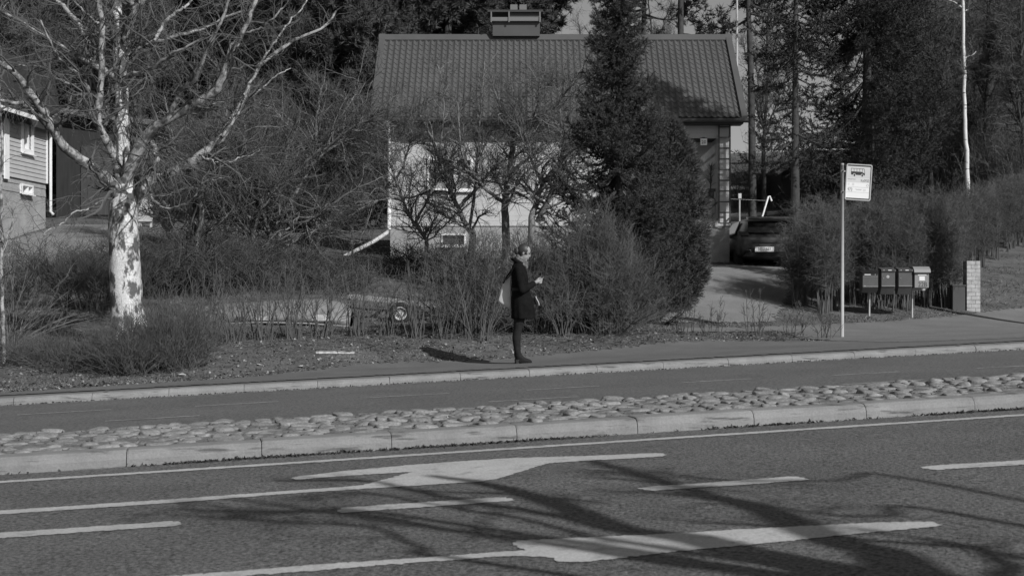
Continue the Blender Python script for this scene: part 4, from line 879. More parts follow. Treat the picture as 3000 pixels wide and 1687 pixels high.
# dark spruces on the right
def cone(R): return lambda z: R * np.interp(z, [0, .06, .2, .5, .8, 1], [.8, 1, .92, .6, .26, .03])
Yd = 48; r = rooted(2540, Yd)
conifer('spruce_tree', 'huge broad dark spruce filling the sky behind the bus stop sign', 'tree', r, 16, lambda z: np.interp(z, [0, .1, .25, .45, .7, 1], [3.0, 3.5, 3.3, 2.7, 1.6, .1]), M_SPRD, 211, nb=230, ntw=30, nn=38, needle=(.07, .12), nw=.021, droop=.5, twl=.7, tiers=23, r0=.22, lift=.22)
r = rooted(2555, 35.5)
conifer('spruce_tree', 'small young spruce with a long leader in front of the broad dark spruce', 'tree', r, Z_(235, 35.5) - r[2], lambda z: np.interp(z, [0, .1, .4, .7, .9, 1], [1.5, 1.5, 1.1, .5, .14, .02]), M_SPR, 212, nb=130, ntw=16, nn=30, needle=(.04, .08), nw=.012, droop=.2, twl=.4, lift=.45)
r = rooted(2330, 44)
conifer('spruce_tree', 'thin gappy spruce between the tiled house and the broad dark spruce', 'tree', r, 13, lambda z: np.interp(z, [0, .1, .3, .6, 1], [1.2, 1.7, 1.9, 1.6, .2]), M_SPRD, 213, nb=80, ntw=16, nn=14, needle=(.09, .16), nw=.035, droop=.3, twl=.6, r0=.16, lift=.2, zmin=.2)
# ================================================================== FOREST BEHIND
def pine(name, label, base, H, c0, rfun, m, seed, nb, ntw, nbl, bl, bw, r0, lift=.25, twl=.7, group=None, tuft=2, bark=M_PBARK, droop=.1):
    g = np.random.default_rng(seed); t = thing(name, label, 'tree', base, group); b = np.array(base, float)
    cv = g.normal(size=(4, 2)) * .12
    TP = smoothline([b + [0, 0, -.3], b + [*cv[1], H * .35], b + [*cv[2], H * .7], b + [*cv[3], H]], 18)[None]; TR = np.linspace(r0, .03, 18)[None]
    mb = MB(); mb.add(*tubes(TP, TR, 9)); obj('trunk', mb, bark, t, smooth=True)
    f = c0 + (1 - c0) * g.uniform(0, 1, nb) ** .9; az = g.uniform(0, 2 * pi, nb); O, _, _ = interp(TP, TR, np.zeros(nb, int), f * .99)
    ln = rfun((f - c0) / (1 - c0)) * g.uniform(.6, 1.15, nb); k = 7; q = np.linspace(0, 1, k)[None]
    BP = np.stack([O[:, 0:1] + np.cos(az)[:, None] * ln[:, None] * q, O[:, 1:2] + np.sin(az)[:, None] * ln[:, None] * q, O[:, 2:3] + ln[:, None] * (lift * q ** 1.5 - droop * np.sin(q * pi))], -1)
    BP += np.cumsum(g.normal(size=BP.shape) * .05, 1) * (ln[:, None, None] / 3)
    BR = (.02 + .05 * ln / ln.max())[:, None] * np.linspace(1, .25, k)[None]
    A, B = grow(BP, BR, nb * ntw, g, (.25, 1), (twl * .4, twl), (25, 65), .25, .2, 5, .5, .008, .02)
    mb = MB(); mb.add(*tubes(BP, BR, 5)); mb.add(*tubes(A, B, 3)); obj('branches', mb, bark, t)
    n = len(A); mb = MB()
    for j in range(tuft):
        fr = np.full(n, 1.0 - .28 * j); C, T, _ = interp(A, B, np.arange(n), np.clip(fr, 0, 1)); T = nrm(T + [0, 0, .5])
        i = np.repeat(np.arange(n), nbl); D = nrm(T[i] * .75 + nrm(g.normal(size=(n * nbl, 3))) * .9); mb.add(*blades(C[i], D, g.uniform(bl * .6, bl * 1.1, n * nbl), bw, g))
    obj('needles', mb, m, t); return t
def gb(px, Y): x = X_(px, Y); return (x, Y, zg1(x, Y))
FG = 'forest trees behind the houses'
L_DP = 'dense dark pine in the wood behind the bare trees'
L_TP = 'tall forest pine with a bare trunk behind the houses'
L_SP = 'dark forest spruce in the wood behind the houses'
L_BT = 'leafless grey forest tree in the wood behind the houses'
p_dense = pine('pine_tree', 'dense dark pine with soft tufted needles standing left of the tiled roof', gb(985, 52), 13.5, .03, lambda z: np.interp(z, [0, .2, .6, .85, 1], [2.0, 2.3, 2.0, 1.3, .3]), M_PINE, 301, 170, 24, 16, .30, .045, .2, lift=.45, twl=.8, tuft=3)
p_tall = pine('pine_tree', L_TP, gb(1330, 62), 19, .42, lambda z: np.interp(z, [0, .3, .7, 1], [2.6, 3.4, 2.8, .6]), M_PINE, 302, 80, 26, 15, .34, .055, .27, lift=.25, twl=1.1, tuft=3, group=FG)
p_thin = pine('pine_tree', 'thin open pine with an upright trunk right of the tiled roof', gb(2003, 56), 17, .42, lambda z: np.interp(z, [0, .3, .7, 1], [2.2, 2.9, 2.2, .6]), M_PINE, 303, 30, 16, 13, .28, .045, .19, lift=.15, twl=1.1, tuft=2)
p_spr = conifer('spruce_tree', L_SP, 'tree', gb(700, 60), 19, lambda z: np.interp(z, [0, .1, .4, .7, 1], [2.2, 2.8, 2.4, 1.4, .1]), M_SPRD, 304, nb=190, ntw=18, nn=10, needle=(.16, .3), nw=.07, droop=.3, twl=.8, r0=.22, group=FG, tiers=34)
def bare_proto(seed, H, base, label, name='bare_tree', m=None, bark=None):
    b = np.array(base); g = np.random.default_rng(seed)
    trunks = [([b + [0, 0, -.2], b + [*(g.normal(size=2) * .15), H * .3], b + [*(g.normal(size=2) * .3), H * .65], b + [*(g.normal(size=2) * .4), H]], .15, .02)]
    for k in range(5):
        a = g.uniform(0, 6.28); f = g.uniform(.25, .6); trunks.append(([b + [0, 0, H * f], b + [cos(a) * .7, sin(a) * .7, H * (f + .12)], b + [cos(a) * 1.7, sin(a) * 1.7, H * (f + .36)]], .06, .015))
    return bare_tree(name, label, 'tree', base, trunks, n=(130, 1300, 5200), L=((.9, 2.4), (.5, 1.3), (.25, .8)), seed=seed, m=bark or M_PBARK, mt=m or mat('wood_twigs', .11, .9, var=.3, scale=.8), up=.35, rmin=(.014, .010, .008), group=FG)
p_b1 = bare_proto(311, 15, gb(2750, 56), L_BT); p_b2 = bare_proto(312, 13, gb(250, 58), L_BT)
rg = np.random.default_rng(9)
def put(proto, px, Y, sc, label=None, group=FG):
    return dup(proto, gb(px, Y), rg.uniform(0, 6.28), sc, label, group)
for px, Y, s in ((900, 54, .95), (1075, 55, .8), (830, 57, 1.0), (730, 56, .85), (1160, 60, 1.0), (640, 60, 1.1), (560, 63, 1.15), (430, 60, 1.1), (330, 64, 1.2), (180, 66, 1.2), (60, 64, 1.2), (-60, 66, 1.2), (1240, 66, 1.15), (250, 72, 1.35), (500, 72, 1.35), (760, 70, 1.3), (1000, 68, 1.25), (1390, 66, 1.0), (1500, 70, 1.05)):
    put(p_dense, px, Y, s, L_DP)
for px, Y, s in ((1180, 66, 1.0), (1470, 68, .95), (1080, 70, 1.05), (600, 76, 1.1), (350, 78, 1.1), (120, 76, 1.1), (-80, 74, 1.1), (1270, 74, 1.1), (1560, 78, 1.0), (2660, 70, 1.05), (2700, 74, 1.1), (3080, 70, 1.05),):
    put(p_tall, px, Y, s, L_TP)
for px, Y, s in ((860, 66, 1), (480, 68, 1.1), (1000, 76, 1.1), (200, 80, 1.2), (20, 80, 1.2), (1150, 80, 1.1), (1400, 84, 1.05), (2620, 62, .95), (3100, 82, 1.2), ):
    put(p_spr, px, Y, s, L_SP)
for px, Y, s in ((2860, 60, 1.1), (2960, 55, .95), (3040, 60, 1.1), (2690, 62, 1.1), (2790, 68, 1.2), (2910, 70, 1.25), (3000, 72, 1.25), (2600, 58, .9), (2830, 64, 1.1), (2770, 58, 1.0), (2930, 62, 1.15)): put(p_b1, px, Y, s, L_BT)
for px, Y, s in ((2990, 50, .75), (2890, 52, .8), (2730, 52, .75), (2240, 58, .75), (400, 55, .85), (100, 58, .95), (1900, 78, .9), (1700, 82, .75)): put(p_b2, px, Y, s, L_BT)
put(p_thin, 2205, 48, .8, 'slender pine with a dark trunk in the gap between roof and broad spruce', None)
bq = (11.85, 31.35, zg1(11.85, 31.35))
conifer('spruce_tree', 'tall spruce with a bare lower trunk past the right end of the clipped hedge', 'tree', bq, 15.4 - bq[2], lambda z: np.interp(z, [.5, .6, .8, 1], [1.3, 1.9, 1.15, .05]), M_SPRD, 306, nb=170, ntw=18, nn=14, needle=(.08, .15), nw=.03, droop=.3, twl=.5, r0=.16, lift=.2, zmin=.52)
put(p_thin, 1880, 66, 1.0, 'thin open pine whose crown shows over the roof right of the narrow spruce', None)

# brush on the slope at the right edge, in front of the wood
M_BRUSH = mat('brush_twigs', .105, .9, var=.35, scale=.7)
br = shrub('brush', 'tall grey leafless brush filling the slope behind the slim birch', 'shrub', gb(2890, 54), 2.6, 1.8, 5.6, 80, (1100, 4800), 320, M_BRUSH, lean=.35, L=((.6, 1.7), (.3, .8)), rs=(.015, .03), spread=.75, rmin=(.010, .008), group='brush on the slope', up=.15, ang=(20, 70), stemwig=.5, dome=.25)
for px, Y, s_ in ((2740, 57, 1.0), (2800, 53, .85), (2960, 56, 1.1), (3020, 53, .95), (3090, 56, 1.1), (2680, 60, 1.0), (2860, 60, 1.25), (2930, 51, .7), (2990, 60, 1.3), (2760, 63, 1.3), (3070, 49, .75)): put(br, px, Y, s_, 'tall grey leafless brush filling the slope behind the slim birch', 'brush on the slope')
# ================================================================== OBJECTS
M_INK = mat('black_ink', 0.03, 0.6)
M_GALV = mat('galvanised_pole', 0.36, 0.55, var=0.1, scale=5, spec=0.4)
M_SIGN = mat('sign_white', 0.74, 0.5)
M_SIGNG = mat('sign_grey', 0.46, 0.5)
M_INKG = mat('grey_ink', 0.30, 0.6); M_INKL = mat('pale_ink', 0.42, 0.6)
# ---- bus stop sign
Yb = 26.5; xb = X_(2467.5, Yb); b0 = (xb, Yb, zg1(xb, Yb)); sb = F / Yb
bs = thing('bus_stop_sign', 'bus stop sign with a bus symbol on a tall grey pole at the pavement edge', 'bus stop sign', b0)
zt = Z_(480, Yb); mb = MB(); mb.tube([(xb, Yb, b0[2] - .2), (xb, Yb, zt)], 0.032, 14); obj('pole', mb, M_GALV, bs, smooth=True)
mb = MB(); mb.lathe((xb, Yb, zt), (0, 0, 1), [(.033, -.02), (.033, .006), (.0, .012)], 14); obj('pole_cap', mb, M_GALV, bs)
roll = rad(-3.6); pc = P(2514.6, 534.5, Yb - .0); sw, shh = 75.5 / sb, 106 / sb
def sp(x, y, d=0.0):
    return (pc[0] + x * cos(roll) - y * sin(roll), Yb - d, pc[2] + x * sin(roll) + y * cos(roll))
def rrect(w_, h_, r, n=6):
    o = []
    for cx_, cy_, a0 in ((w_ / 2 - r, h_ / 2 - r, 0), (-w_ / 2 + r, h_ / 2 - r, 90), (-w_ / 2 + r, -h_ / 2 + r, 180), (w_ / 2 - r, -h_ / 2 + r, 270)):
        for i in range(n + 1): a = rad(a0 + 90 * i / n); o.append((cx_ + r * cos(a), cy_ + r * sin(a)))
    return o
def flat(parent, name, pts, m, d, th=.0015):
    mb = MB(); mb.prism([sp(x, y, d) for x, y in pts], (0, -th, 0)); return obj(name, mb, m, parent)
mb = MB(); O_ = rrect(sw, shh, .035); I_ = rrect(sw - .036, shh - .036, .02); n = len(O_)
V = [sp(x, y, .03) for x, y in O_] + [sp(x, y, .03) for x, y in I_] + [sp(x, y, -.02) for x, y in O_] + [sp(x, y, -.02) for x, y in I_]
Fc = []
for i in range(n):
    j = (i + 1) % n; Fc += [(i, j, n + j, n + i), (2 * n + j, 2 * n + i, 3 * n + i, 3 * n + j), (j, i, 2 * n + i, 2 * n + j), (n + i, n + j, 3 * n + j, 3 * n + i)]
mb.add(V, Fc); frame = obj('sign_frame', mb, mat('frame_metal', 0.42, 0.4, var=.08, scale=6, spec=.5), bs)
iw, ih = sw - .038, shh - .038
mb = MB(); mb.prism([sp(x, y, .012) for x, y in ((-iw / 2, -ih / 2), (iw / 2, -ih / 2), (iw / 2, ih / 2), (-iw / 2, ih / 2))], (0, .02, 0)); panel = obj('sign_panel', mb, M_SIGN, bs)
pxz = lambda u_, v_: ((u_ - 945) / 1180 * shh, (715 - v_) / 1180 * shh)          # zoomed photo pixels -> sign metres
def q(u0, v0, u1, v1): a = pxz(u0, v0); b = pxz(u1, v1); return [(a[0], b[1]), (b[0], b[1]), (b[0], a[1]), (a[0], a[1])]
hw = iw / 2
for nm, v0, v1, m in (('dark_strip', 172, 200, M_INK), ('grey_band', 202, 570, mat('band_upper', .52, .5)), ('pale_band', 572, 722, mat('band_mid', .58, .5)), ('dark_strip', 1232, 1268, M_INK)):
    a = pxz(0, v0)[1]; b = pxz(0, v1)[1]; flat(panel, nm, [(-hw, b), (hw, b), (hw, a), (-hw, a)], m, .0125)
for v in (875, 1040):
    a = pxz(0, v)[1]; flat(panel, 'rule_line', [(-hw + .02, a - .002), (hw - .01, a - .002), (hw - .01, a + .002), (-hw + .02, a + .002)], M_INKL, .0125)
# bus symbol (sign is rolled, so unroll the traced points)
def tr_(u_, v_): x, y = pxz(u_, v_); return x, y
def ub(u_, v_):       # traced pixel relative to the sign centre, with the roll taken out
    x, y = (u_ - 945) / 1180 * shh, (715 - v_) / 1180 * shh; return (x * cos(-roll) - y * sin(-roll), x * sin(-roll) + y * cos(-roll))
bus = MB()
def bpoly(pts): bus.prism([sp(*ub(*p), .0145) for p in pts], (0, -.0015, 0))
bpoly([(705, 355), (1080, 378), (1085, 408), (1152, 415), (1152, 495), (1112, 492), (1105, 460), (1068, 440), (1035, 452), (1022, 485), (862, 472), (850, 440), (812, 418), (778, 435), (768, 465), (705, 462)])
bpoly([(705, 248), (1135, 276), (1138, 288), (705, 262)]); bpoly([(705, 262), (716, 263), (716, 355), (705, 355)])
for u_ in (797, 890, 983): bpoly([(u_, 266), (u_ + 11, 267), (u_ + 11, 365), (u_, 364)])
bpoly([(1070, 284), (1080, 285), (1084, 400), (1076, 378)]); bpoly([(1128, 288), (1138, 288), (1158, 415), (1146, 414)])
for u_, v_ in ((813, 480), (1067, 497)): bpoly([(u_ + 27 * cos(a), v_ + 39 * sin(a)) for a in np.linspace(0, 2 * pi, 18, endpoint=False)])
obj('bus_symbol', bus, M_INK, panel)
def stext(t_, u_, v_, hpx, m, nm, align='LEFT', sq=.8):
    s_ = hpx / 1180 * shh / .70; x0, y0 = ub(u_, v_); mb = text_mb(t_, s_, lambda x, y: sp(x0 + x * sq, y0 + y, .0152), align=align); obj(nm, mb, m, panel)
stext('Ke0920', 1155, 672, 86, mat('ink_dark', .07, .6), 'stop_code', 'CENTER', .72); stext('973', 668, 950, 105, mat('ink_mid', .16, .6), 'route_number', 'CENTER', .72); stext('Heikunderketo', 585, 600, 38, mat('ink_mid', .16), 'stop_name'); stext('Terminaali', 850, 945, 40, M_INKL, 'destination')
flat(panel, 'faint_block', q(1115, 930, 1205, 990), mat('faint', .62, .5), .0126); flat(panel, 'faint_block', q(745, 745, 810, 825), mat('faint2', .6, .5), .0126); flat(panel, 'faint_block', q(600, 750, 660, 815), mat('faint', .52), .0126)
mb = MB(); x0, y0 = ub(1240, 820); A_ = np.linspace(0, 2 * pi, 25)[:-1]
V = [sp(x0 + r_ * cos(a), y0 + r_ * sin(a), .0142) for r_ in (.022, .017) for a in A_]; mb.add(V, [(i, (i + 1) % 24, 24 + (i + 1) % 24, 24 + i) for i in range(24)]); obj('zone_ring', mb, M_INKG, panel)
for py in (502, 563):
    zc_ = Z_(py, Yb); mb = MB(); mb.lathe((xb, Yb, zc_ - .018), (0, 0, 1), [(.037, 0), (.037, .036)], 14); mb.box((xb + .03, Yb - .012, zc_ - .012), (pc[0] - sw / 2 + .012, Yb + .012, zc_ + .012))
    cl = obj('clamp', mb, M_GALV, bs); mb = MB(); mb.ell((xb + .008, Yb - .042, zc_), (.016, .012, .016)); obj('bolt', mb, M_INK, cl)

# ---- letterboxes on their rack
Ym = 32; sm = F / Ym
rk_x0, rk_x1 = X_(2551, Ym), X_(2677, Ym)
rk = thing('letterbox_rack', 'two post metal rack carrying the four letterboxes', 'rack', ((rk_x0 + rk_x1) / 2, Ym + .1, zg1((rk_x0 + rk_x1) / 2, Ym)))
for x in (rk_x0, rk_x1):
    mb = MB(); mb.tube([(x, Ym + .12, zg1(x, Ym) - .2), (x, Ym + .12, Z_(800, Ym))], .019, 10); obj('post', mb, M_GALV, rk, smooth=True)
for py in (812, 848):
    mb = MB(); mb.box((X_(2515, Ym), Ym + .141, Z_(py, Ym) - .02), (X_(2716, Ym), Ym + .165, Z_(py, Ym) + .02)); obj('rail', mb, M_GALV, rk)
mb = MB(); mb.box((X_(2690, Ym), Ym + .166, Z_(846, Ym)), (X_(2722, Ym), Ym + .18, Z_(799, Ym))); obj('back_plate', mb, mat('plate_dark', .1, .6), rk)
M_BOXD = mat('letterbox_dark', 0.085, 0.4, var=.15, scale=4, spec=.5); M_BOXS = mat('letterbox_lid', 0.022, 0.45, spec=.5); M_BOXG = mat('letterbox_grey', 0.24, 0.5, var=.06, scale=4)
M_TRIM = mat('bright_trim', 0.35, 0.35, metal=.5)
zx = lambda u_: 2480 + u_ / 7.625
zy = lambda v_: 760 + v_ / 7.625
def mb_box(u0, u1, v0, v1, y0, y1, mb=None):
    mb = mb or MB(); return mb.box((X_(zx(u0), Ym), y0, Z_(zy(v1), Ym)), (X_(zx(u1), Ym), y1, Z_(zy(v0), Ym)))
def place_px(u_, v_): return np.array((X_(zx(u_), Ym), Ym, Z_(zy(v_), Ym)))
def lbx(label, u0, u1, vt, vl, vb, vbot, style):
    c = place_px((u0 + u1) / 2, vbot); t = thing('letterbox', label, 'letterbox', (c[0], Ym, c[2]), 'letterboxes in a row')
    x0, x1 = X_(zx(u0), Ym), X_(zx(u1), Ym); z = lambda v_: Z_(zy(v_), Ym); yf = Ym - .2; yb_ = Ym + .1
    # body: door leans, bottom chamfer slopes back under
    mb = MB(); prof = [(yf, z(vl)), (yf, z(vb)), (yf + .13, z(vbot)), (yb_, z(vbot)), (yb_, z(vl))]
    mb.prism([(x0, y, zz_) for y, zz_ in prof], (x1 - x0, 0, 0)); body = obj('body', mb, M_BOXD if style < 3 else M_BOXG, t); bevel(body, .006)
    return t, x0, x1, z, yf, yb_, body
# 1: darkest, low flat lid
t, x0, x1, z, yf, yb_, bd = lbx('leftmost letterbox, near black with a flat lid and bright trim lines', 312, 655, 240, 312, 625, 745, 1)
mb = MB(); mb.prism([(x0 - .012, yf - .03, z(308)), (x0 - .012, yf - .015, z(296)), (x0 - .012, yb_ + .01, z(238)), (x0 - .012, yb_ + .01, z(308))], (x1 - x0 + .024, 0, 0)); obj('lid', mb, M_BOXS, t)
mb = MB(); mb.box((x0 + .012, yf - .008, z(372)), (x1 - .012, yf - .001, z(322))); slot = obj('mail_slot', mb, M_INK, t)
mb_ = mb_box(352, 490, 332, 350, yf - .0105, yf - .009); obj('name_strip', mb_, M_SIGN, slot); mb_ = mb_box(580, 600, 330, 350, yf - .0105, yf - .009); obj('lock', mb_, M_TRIM, slot)
for v_ in (383, 605): mb = MB(); mb.box((x0 + .003, yf - .012, z(v_ + 6)), (x1 - .003, yf - .001, z(v_ - 6))); obj('trim_line', mb, M_TRIM, t)
mb_ = mb_box(330, 380, 582, 597, yf - .012, yf - .001); obj('maker_badge', mb_, M_TRIM, t)
for k, (u0, u1, lab, tx) in enumerate(((730, 1032, 'second letterbox from the left, dark with a round pale sticker', True), (1110, 1412, 'third letterbox from the left, dark with a plain unmarked door', False))):
    t, x0, x1, z, yf, yb_, bd = lbx(lab, u0, u1, 180, 225, 600, 780, 2)
    mb = MB(); mb.prism([(x0 - .008, yf - .035, z(275)), (x0 - .008, yf - .035, z(228)), (x0 - .008, yb_, z(178)), (x0 - .008, yb_, z(225)), (x0 - .008, yf - .001, z(226)), (x0 - .008, yf - .001, z(275))], (x1 - x0 + .016, 0, 0)); ld = obj('lid', mb, M_BOXD, t); bevel(ld, .004)
    mb = mb_box(u0 + 18, u1 - 18, 232, 258, yf - .042, yf - .036); slot = obj('mail_slot', mb, M_INK, t)
    mb = mb_box(u0 + 140, u0 + 215, 237, 252, yf - .0445, yf - .0425); obj('name_strip', mb, M_SIGN, slot); mb = mb_box(u0 + 35, u0 + 55, 236, 254, yf - .0445, yf - .0425); obj('number_strip', mb, M_SIGNG, slot)
    mb = MB(); mb.box((x0 + .002, yf - .014, z(604)), (x1 - .002, yf - .001, z(582))); obj('trim_line', mb, mat('dull_trim', .2, .4), t)
    c = place_px(u0 + 45, 423); mb = MB(); mb.lathe((c[0], yf - .001, c[2]), (0, -1, 0), [(.010, 0), (.010, .012), (.0, .013)], 12); obj('lock', mb, M_TRIM, t)
    if tx:
        c = place_px(872, 388); mb = MB(); mb.lathe((c[0], yf - .001, c[2]), (0, -1, 0), [(.032, 0), (.032, .002)], 20); st_ = obj('sticker', mb, M_SIGNG, t)
        mb = text_mb('Ei', .04, lambda x, y: (c[0] + x, yf - .004, c[2] + y)); obj('lettering', mb, M_INK, st_)
t, x0, x1, z, yf, yb_, bd = lbx('rightmost letterbox, light grey with a hooded lid and the number 22B', 1468, 1782, 160, 300, 632, 640, 3)
mb = MB(); pr_ = [(yf - .06, z(302)), (yf - .065, z(292)), (yf - .035, z(225)), (yf + .05, z(172)), (yf + .1, z(160)), (yb_, z(158)), (yb_, z(300)), (yf - .001, z(300))]
mb.prism([(x0 - .028, y, zz_) for y, zz_ in pr_], (x1 - x0 + .056, 0, 0)); ld = obj('lid', mb, M_BOXG, t); bevel(ld, .006)
mb = mb_box(1535, 1728, 330, 360, yf - .004, yf - .001); obj('name_strip', mb, M_SIGN, t); mb = mb_box(1570, 1692, 380, 472, yf - .004, yf - .001); obj('notice', mb, M_SIGN, t)
c = place_px(1643, 565); mb = text_mb('22B', .16, lambda x, y: (c[0] + x * .82, yf - .003, c[2] + y)); obj('digits', mb, mat('ink_soft', .05, .6), t)

# ---- brick pillar, cabinet
Yp = 33.5; xp0, xp1 = X_(2833, Yp), X_(2872, Yp); zp0 = zg1(X_(2850, Yp), Yp) - .1; zp1 = Z_(764, Yp)
mb = MB(); g = np.random.default_rng(3); rows_ = 14; hh = (zp1 - zp0) / rows_
for r in range(rows_):
    for (a, b, c, d) in (((xp0, xp0 + .2, 0, .3), (xp0 + .207, xp1, 0, .3)) if r % 2 else ((xp0, xp0 + .1, 0, .3), (xp0 + .107, xp1, 0, .3))):
        j = g.normal(size=2) * .002; mb.box((a, Yp + j[0], zp0 + r * hh + .004), (b, Yp + d, zp0 + (r + 1) * hh - .004))
pil = thing('brick_pillar', 'pale painted brick gate pillar at the right end of the hedge', 'pillar', ((xp0 + xp1) / 2, Yp, zp0 + .1)); pb = obj('brickwork', mb, mat('pale_brick', .40, .9, var=.3, scale=6, v2=.2, lo=.58, hi=.68, s2=5, speck=.15, sscale=40), pil)
mb = MB(); mb.box((xp0 + .008, Yp + .012, zp0 - .1), (xp1 - .008, Yp + .29, zp1 - .01)); obj('mortar', mb, mat('mortar', .3, .95, var=.2, scale=20), pil)
xc0, xc1 = X_(2792, Yp), X_(2829, Yp); c0 = zg1(X_(2810, Yp), Yp); mb = MB(); mb.box((xc0, Yp + .02, c0 - .1), (xc1, Yp + .35, Z_(838, Yp)))
cb = thing('utility_cabinet', 'low dark utility cabinet tucked against the pale brick pillar', 'cabinet', ((xc0 + xc1) / 2, Yp + .2, c0)); o = obj('housing', mb, mat('cabinet', .075, .7, var=.1, scale=3), cb); bevel(o, .01)
mb = MB(); mb.box((xc0 - .015, Yp, Z_(838, Yp) + .001), (xc1 + .015, Yp + .37, Z_(838, Yp) + .03)); obj('cover', mb, mat('cabinet', .075), cb)

# ---- upturned boat
Yo = 27.0
mb = MB(); xs_ = np.linspace(X_(520, Yo), X_(1022, Yo), 26); gz = zg1(X_(800, Yo), Yo)
rings = []
for i, x in enumerate(xs_):
    f = i / 25.0; px_ = 1500 + x * F / Yo
    top = np.interp(px_, [520, 560, 640, 760, 860, 930, 975, 1005, 1022], [930, 900, 890, 882, 877, 875, 882, 893, 908]); bot = np.interp(px_, [520, 600, 760, 900, 1022], [955, 951, 944, 947, 957])
    wd = .62 * np.interp(f, [0, .06, .25, .6, .85, 1], [.08, .45, .85, 1, .9, .74]); zt_, zb_ = Z_(top, Yo), Z_(bot, Yo)
    ring = []
    for a in np.linspace(-1, 1, 15):
        ca = abs(a) ** 1.9; ring.append((x, Yo + .6 + a * wd * .98, zt_ - (zt_ - zb_) * ca ** 1.3))
    rings.append(ring + [(x, Yo + .6 + a * wd * .94, max(zb_ + .03, zt_ - (zt_ - zb_) * abs(a) ** 2.4 - .03)) for a in np.linspace(1, -1, 15)])
mb.loft(rings)
M_BOAT = mat('boat_hull', 0.19, 0.55, var=.18, scale=1.6, v2=.14, lo=.5, hi=.62, s2=3, spec=.4)
boat = thing('rowing_boat', 'grey rowing boat lying upside down behind the hedge plants', 'boat', (X_(790, Yo), Yo + .6, gz)); hull = obj('hull', mb, M_BOAT, boat, smooth=True)
mb = MB(); pts = [(x + .0, r[0][1] - .012, r[0][2]) for x, r in zip(xs_, rings)]; mb.tube(pts, .017, 6); obj('gunwale', mb, mat('gunwale', .27, .5), boat)
def hullplate(nm, pa, pb_, pya, pyb, m):
    mb = MB(); n = 6; V = []
    for k in range(n):
        px_ = pa + (pb_ - pa) * k / (n - 1); x = X_(px_, Yo); i = np.argmin(abs(xs_ - x)); R_ = np.array(rings[i][:15])
        for py in (pya, pyb):
            zq = Z_(py, Yo); near = R_[:8]; yq = np.interp(zq, near[:, 2], near[:, 1]); V.append((x, yq - .012, zq))
    Fq = [(2 * k, 2 * k + 2, 2 * k + 3, 2 * k + 1) for k in range(n - 1)]; mb.add(V, Fq); return obj(nm, mb, m, boat)
hullplate('registration_strip', 745, 798, 926, 938, mat('strip', .3, .6, var=.7, scale=22)); hullplate('pale_patch', 914, 960, 922, 940, mat('strip2', .36, .6, var=.25, scale=8))
gl = thing('timber_bearer', 'dark timber bearer under the middle of the upturned boat', 'timber', (X_(700, Yo), Yo + .6, zg1(X_(700, Yo), Yo + .6)))
mb = MB(); zz_ = zg1(X_(700, Yo), Yo + .6); mb.box((X_(690, Yo), Yo + .05, zz_ - .03), (X_(716, Yo), Yo + 1.15, zz_ + .09)); obj('beam', mb, M_DARKWOOD, gl)
gl = thing('timber_bearer', 'dark timber bearer under the stern end of the upturned boat', 'timber', (X_(960, Yo), Yo + .6, zg1(X_(960, Yo), Yo + .6)))
mb = MB(); zz_ = zg1(X_(960, Yo), Yo + .6); mb.box((X_(950, Yo), Yo + .05, zz_ - .03), (X_(976, Yo), Yo + 1.15, zz_ + .09)); obj('beam', mb, M_DARKWOOD, gl)

# ---- boat trailer
Yt = 28.6; gw = zg1(X_(1173, Yt), Yt); trl = thing('boat_trailer', 'empty boat trailer with a pale spoked wheel parked behind the hedge plants', 'trailer', (X_(1173, Yt), Yt + .6, gw))
M_TFR = mat('trailer_frame', .26, .55, var=.2, scale=4); rw = 33 * Yt / F; cw = P(1173, 918, Yt); hz = cw[2]
for yy, nm in ((Yt, 0), (Yt + 1.35, 1)):
    c = (cw[0], yy, hz); mb = MB(); mb.lathe((c[0], yy + .085, c[2]), (0, -1, 0), [(rw * .62, 0), (rw * .9, .0), (rw, .03), (rw, .14), (rw * .9, .17), (rw * .62, .17), (rw * .6, .1)], 28); wh = obj('wheel', mb, mat('tyre', .028, .9), trl, smooth=False)
    mb = MB(); mb.lathe((c[0], yy + .02, c[2]), (0, -1, 0), [(rw * .6, 0), (rw * .6, .095), (rw * .52, .1), (rw * .45, .06), (rw * .2, .075), (rw * .18, .1), (0, .1)], 28); rim = obj('rim', mb, mat('rim_pale', .52, .5, var=.1, scale=8), wh, smooth=False)
    mb = MB()
    for k in range(12): a = k * pi / 6; mb.lathe((c[0] + cos(a) * rw * .36, yy + .02 - .062, c[2] + sin(a) * rw * .36), (0, -1, 0), [(rw * .06, 0), (rw * .06, .016)], 8)
    obj('rim_holes', mb, M_INK, wh)
    mb = MB(); arc = [(c[0] + rw * 1.18 * cos(a), c[2] + rw * 1.18 * sin(a)) for a in np.linspace(.1, pi - .1, 14)]
    ra = [(x, yy - .1, z_) for x, z_ in arc]; rb_ = [(x, yy + .1, z_) for x, z_ in arc]; n = 14; mb.add(ra + rb_ + [(x, y, z_ + .012) for x, y, z_ in ra + rb_], [(i, i + 1, n + i + 1, n + i) for i in range(n - 1)] + [(2 * n + i, 3 * n + i, 3 * n + i + 1, 2 * n + i + 1) for i in range(n - 1)] + [(i, 2 * n + i, 2 * n + i + 1, i + 1) for i in range(n - 1)]); obj('mudguard', mb, mat('mudguard', .05, .5), trl)
for yy in (Yt + .2, Yt + 1.15):
    a = P(1015, 868, Yt); b = P(1372, 905, Yt); mb = MB(); mb.bar((a[0], yy, a[2]), (b[0], yy, b[2]), .06, .09); obj('side_rail', mb, M_TFR, trl)
